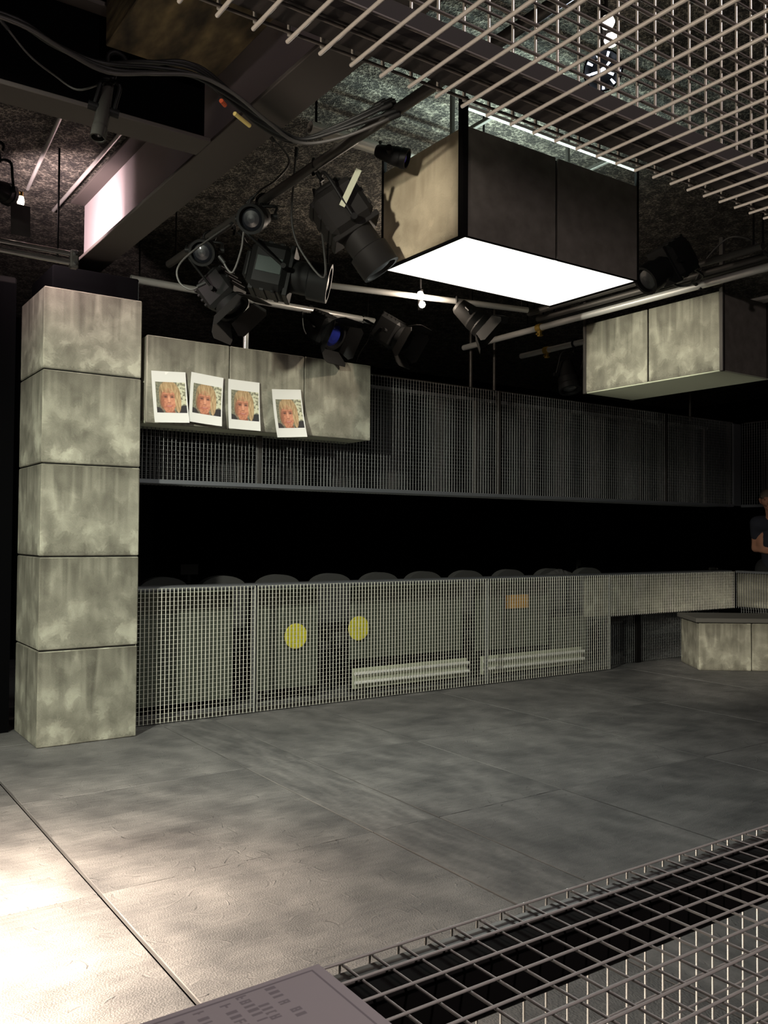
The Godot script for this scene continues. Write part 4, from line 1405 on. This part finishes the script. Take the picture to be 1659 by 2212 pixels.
func small_things() -> void:
	var cards := [[Vector3(3.13, 0.0, -7.62), 0.17, 0.095, "larger pale paper card on a dark stand behind the first seats"], [Vector3(8.28, 0.0, -7.62), 0.075, 0.075, "small pale square card on a dark stand near the far corner"]]
	for c in cards:
		var o := thing("paper_card", c[3], "card", c[0], 0.0, "cards behind the far rail")
		obj("card", plain_box(Vector3(0, 1.00, 0), Vector3(c[1], c[2], 0.004), 0.001), M.lamp_grey if c[1] > 0.1 else M.lamp_grey, o)
		obj("stand", plain_box(Vector3(0, 0.48, -0.015), Vector3(0.03, 0.96, 0.02), 0.003), M.black, o)
		obj("foot", plain_box(Vector3(0, 0.008, -0.015), Vector3(0.2, 0.015, 0.2), 0.003), M.black, o)
	# crumpled cloth on the rail, and a small bottle lying near the corner
	var cl := thing("cloth", "crumpled pale cloth left on the far rail by the eighth seat", "cloth", Vector3(6.28, 0.954, ZM - 0.12))
	var st := begin()
	rng.seed = 12
	var n := 14
	var hh := []
	for i in n + 1:
		var row := []
		for j in 7:
			var u := float(i) / n
			var e := sin(PI * u) * sin(PI * j / 6.0)
			row.append(Vector3((u - 0.5) * 0.34, 0.002 + e * (0.035 + 0.03 * rng.randf()), (j / 6.0 - 0.5) * 0.13 + 0.01 * rng.randf()))
		hh.append(row)
	for i in n:
		for j in 6:
			var p := [hh[i][j], hh[i + 1][j], hh[i + 1][j + 1], hh[i][j + 1]]
			var nn: Vector3 = (p[2] - p[0]).cross(p[1] - p[3]).normalized()
			if nn.y < 0:
				nn = -nn
			quad(st, p, [nn, nn, nn, nn], [Vector2(), Vector2(), Vector2(), Vector2()])
	obj("fold", st, M.seat, cl)
	var b := thing("bottle", "small pale bottle lying on the far rail near the corner", "bottle", Vector3(8.75, 0.972, ZM - 0.12))
	var s2 := begin()
	lathe(s2, Vector3.ZERO, Vector3(1, 0, 0.2).normalized(), [Vector2(0, -0.05), Vector2(0.018, -0.05), Vector2(0.018, 0.02), Vector2(0.009, 0.035), Vector2(0.009, 0.05), Vector2(0, 0.05)], 16)
	obj("body", s2, M.lamp_grey, b)
	var s3 := begin()
	cyl(s3, Vector3(1, 0, 0.2).normalized() * 0.048, Vector3(1, 0, 0.2).normalized() * 0.062, 0.011, 0.011, 12)
	obj("cap", s3, M.tube_grey, b)

# ------------------------------------------------------------------ the person
# smooth union of tapered capsules on a grid, meshed as surface nets
func flesh(st: SurfaceTool, bones: Array, cell: float, k: float) -> void:
	var lo := Vector3(1e9, 1e9, 1e9)
	var hi := -lo
	for b in bones:
		var m := maxf(b[2], b[3]) + cell * 3.0
		for q in [b[0], b[1]]:
			lo = lo.min(q - Vector3.ONE * m)
			hi = hi.max(q + Vector3.ONE * m)
	var n := Vector3i(((hi - lo) / cell).ceil()) + Vector3i.ONE
	var sx := n.x
	var sxy := n.x * n.y
	var f := PackedFloat32Array()
	f.resize(n.x * n.y * n.z)
	f.fill(0.0)
	for b in bones:
		var a: Vector3 = b[0]
		var d: Vector3 = b[1] - a
		var l2 := maxf(d.length_squared(), 1e-9)
		var m := maxf(b[2], b[3]) + cell * 2.0 + k
		var i0 := Vector3i(((a.min(b[1]) - Vector3.ONE * m - lo) / cell).floor()).clamp(Vector3i.ZERO, n - Vector3i.ONE)
		var i1 := Vector3i(((a.max(b[1]) + Vector3.ONE * m - lo) / cell).ceil()).clamp(Vector3i.ZERO, n - Vector3i.ONE)
		for z in range(i0.z, i1.z + 1):
			for y in range(i0.y, i1.y + 1):
				for x in range(i0.x, i1.x + 1):
					var p := lo + Vector3(x, y, z) * cell
					var t := clampf((p - a).dot(d) / l2, 0.0, 1.0)
					var g := p.distance_to(a + d * t) - lerpf(b[2], b[3], t)
					if g < m:
						f[x + y * sx + z * sxy] += exp(-g * 3.0 / k)
	for i in f.size():
		f[i] = -log(maxf(f[i], 1e-12)) * k / 3.0
	var at := {}
	var pos := PackedVector3Array()
	var nor := PackedVector3Array()
	for z in n.z - 1:
		for y in n.y - 1:
			for x in n.x - 1:
				var o := x + y * sx + z * sxy
				var inside := 0
				for c in 8:
					if f[o + (c & 1) + ((c >> 1) & 1) * sx + ((c >> 2) & 1) * sxy] < 0.0:
						inside += 1
				if inside == 0 or inside == 8:
					continue
				var sum := Vector3.ZERO
				var cnt := 0
				for c in 8:
					for ax in 3:
						if c & (1 << ax):
							continue
						var e := c | (1 << ax)
						var v0 := f[o + (c & 1) + ((c >> 1) & 1) * sx + ((c >> 2) & 1) * sxy]
						var v1 := f[o + (e & 1) + ((e >> 1) & 1) * sx + ((e >> 2) & 1) * sxy]
						if (v0 < 0.0) != (v1 < 0.0):
							var p := Vector3(c & 1, (c >> 1) & 1, (c >> 2) & 1)
							p[ax] += v0 / (v0 - v1)
							sum += p
							cnt += 1
				at[o] = pos.size()
				pos.append(lo + (Vector3(x, y, z) + sum / cnt) * cell)
				var gx := f[o + 1] - f[o] + f[o + 1 + sx + sxy] - f[o + sx + sxy]
				var gy := f[o + sx] - f[o] + f[o + 1 + sx + sxy] - f[o + 1 + sxy]
				var gz := f[o + sxy] - f[o] + f[o + 1 + sx + sxy] - f[o + 1 + sx]
				nor.append(Vector3(gx, gy, gz).normalized())
	var zero := Vector2()
	for z in range(1, n.z - 1):
		for y in range(1, n.y - 1):
			for x in range(1, n.x - 1):
				var o := x + y * sx + z * sxy
				for ax in 3:
					var step: int = [1, sx, sxy][ax]
					if (f[o] < 0.0) == (f[o + step] < 0.0):
						continue
					var u: int = [sx, sxy, 1][ax]
					var v: int = [sxy, 1, sx][ax]
					var q := [o, o - u, o - u - v, o - v]
					if not (at.has(q[0]) and at.has(q[1]) and at.has(q[2]) and at.has(q[3])):
						continue
					var ps := []
					var ns := []
					for i in q:
						ps.append(pos[at[i]])
						ns.append(nor[at[i]])
					quad(st, ps, ns, [zero, zero, zero, zero])

func person() -> void:
	# leans over the rail by the corner, forearms together; local +z is where the person faces
	var at := Vector3(9.295, 0.0, -5.58)
	var face := Vector3(0, 0, 0) - at
	var o := thing("person", "person in a dark short-sleeved shirt leaning over the rail at the mesh corner, forearms together", "person", at, atan2(face.x, face.z))
	var V := func(x: float, y: float, z: float) -> Vector3: return Vector3(x - maxf(0.0, y - 1.3) * 0.19, y, z + maxf(0.0, y - 1.0) * 0.42)
	var b := [
		[V.call(0, 1.00, 0), V.call(0, 1.28, 0.0), 0.145, 0.155], [V.call(-0.07, 1.30, 0), V.call(0.07, 1.30, 0), 0.15, 0.15], [V.call(-0.14, 1.48, -0.01), V.call(0.14, 1.48, -0.01), 0.085, 0.085],
		[V.call(0, 1.50, -0.01), V.call(0, 1.63, 0.01), 0.06, 0.055],
		[V.call(-0.09, 0.96, 0), V.call(0.09, 0.96, 0), 0.13, 0.13]]
	for s in [-1.0, 1.0]:
		b.append_array([[V.call(s * 0.17, 1.49, -0.01), V.call(s * 0.215, 1.215, -0.02), 0.060, 0.046], [V.call(s * 0.215, 1.215, -0.02), V.call(s * 0.05, 1.17, 0.22), 0.045, 0.030],
			[V.call(s * 0.10, 0.93, 0), V.call(s * 0.11, 0.50, 0.01), 0.095, 0.062], [V.call(s * 0.11, 0.50, 0.01), V.call(s * 0.11, 0.09, -0.02), 0.062, 0.042], [V.call(s * 0.11, 0.05, -0.04), V.call(s * 0.13, 0.035, 0.15), 0.045, 0.035]])
	var st := begin()
	flesh(st, b, 0.02, 0.03)
	# head: skull, jaw, nose, ears, brow, lips
	var hd := [[V.call(0, 1.75, -0.015), V.call(0, 1.745, 0.03), 0.082, 0.075], [V.call(0, 1.68, 0.02), V.call(0, 1.655, 0.055), 0.058, 0.038], [V.call(0, 1.745, 0.10), V.call(0, 1.705, 0.118), 0.010, 0.015],
		[V.call(-0.03, 1.765, 0.092), V.call(0.03, 1.765, 0.092), 0.012, 0.012], [V.call(-0.018, 1.672, 0.090), V.call(0.018, 1.672, 0.090), 0.008, 0.008],
		[V.call(0.082, 1.755, 0.0), V.call(0.080, 1.715, 0.005), 0.014, 0.010], [V.call(-0.082, 1.755, 0.0), V.call(-0.080, 1.715, 0.005), 0.014, 0.010], [V.call(0, 1.60, 0.0), V.call(0, 1.70, 0.0), 0.052, 0.05]]
	flesh(st, hd, 0.007, 0.012)
	# hands: palm, four unequal curled fingers and a thumb each, resting one over the other
	for s in [-1.0, 1.0]:
		var w: Vector3 = V.call(s * 0.05, 1.17, 0.22)
		var h := [[w, w + Vector3(-s * 0.06, -0.008, 0.025), 0.026, 0.030], [w + Vector3(-s * 0.02, 0.018, 0.02), w + Vector3(-s * 0.055, 0.036, 0.036), 0.011, 0.009]]
		for k in 4:
			var kn := w + Vector3(-s * 0.078, 0.026 - 0.019 * k, 0.034 - 0.002 * k)
			var lg: float = [0.030, 0.034, 0.031, 0.025][k]
			var md := kn + Vector3(-s * lg, -0.006, 0.006)
			h.append([kn, md, 0.0095, 0.0085])
			h.append([md, md + Vector3(-s * lg * 0.6, -0.012, -0.014), 0.0085, 0.0075])
		flesh(st, h, 0.005, 0.006)
	var skin := paint(Color8(196, 142, 116), 0.6)
	skin.subsurf_scatter_enabled = true
	skin.subsurf_scatter_strength = 0.1
	obj("body", st, skin, o)
	for s in [-1.0, 1.0]:
		var e := begin()
		lathe(e, V.call(s * 0.033, 1.744, 0.094), Vector3.UP, [Vector2(0, -0.009), Vector2(0.009, 0), Vector2(0, 0.009)], 10)
		obj("eye", e, paint(Color8(40, 30, 26), 0.2), o)
	var sh := begin()
	var sb := [[V.call(0, 0.98, 0), V.call(0, 1.28, 0.0), 0.156, 0.166], [V.call(-0.05, 1.30, 0), V.call(0.05, 1.30, 0), 0.160, 0.160], [V.call(-0.125, 1.485, -0.01), V.call(0.125, 1.485, -0.01), 0.092, 0.092]]
	for s in [-1.0, 1.0]:
		sb.append([V.call(s * 0.17, 1.495, -0.01), V.call(s * 0.195, 1.36, -0.015), 0.072, 0.066])
	flesh(sh, sb, 0.018, 0.025)
	obj("shirt", sh, paint(Color8(44, 46, 56), 0.9), o)
	var tr := begin()
	var tb := [[V.call(-0.09, 0.97, 0), V.call(0.09, 0.97, 0), 0.142, 0.142]]
	for s in [-1.0, 1.0]:
		tb.append([V.call(s * 0.10, 0.93, 0), V.call(s * 0.11, 0.50, 0.01), 0.108, 0.078])
		tb.append([V.call(s * 0.11, 0.50, 0.01), V.call(s * 0.11, 0.10, -0.02), 0.078, 0.062])
	flesh(tr, tb, 0.018, 0.02)
	obj("trousers", tr, paint(Color8(26, 26, 28), 0.9), o)
	var shoe := begin()
	for s in [-1.0, 1.0]:
		flesh(shoe, [[V.call(s * 0.11, 0.055, -0.05), V.call(s * 0.135, 0.045, 0.17), 0.055, 0.045]], 0.012, 0.01)
	obj("shoes", shoe, M.black, o)
	var hr := begin()
	flesh(hr, [[V.call(0, 1.79, -0.03), V.call(0, 1.79, 0.02), 0.082, 0.072], [V.call(0, 1.72, -0.06), V.call(0, 1.78, -0.05), 0.055, 0.06]], 0.009, 0.012)
	obj("hair", hr, paint(Color8(112, 100, 88), 0.9), o)
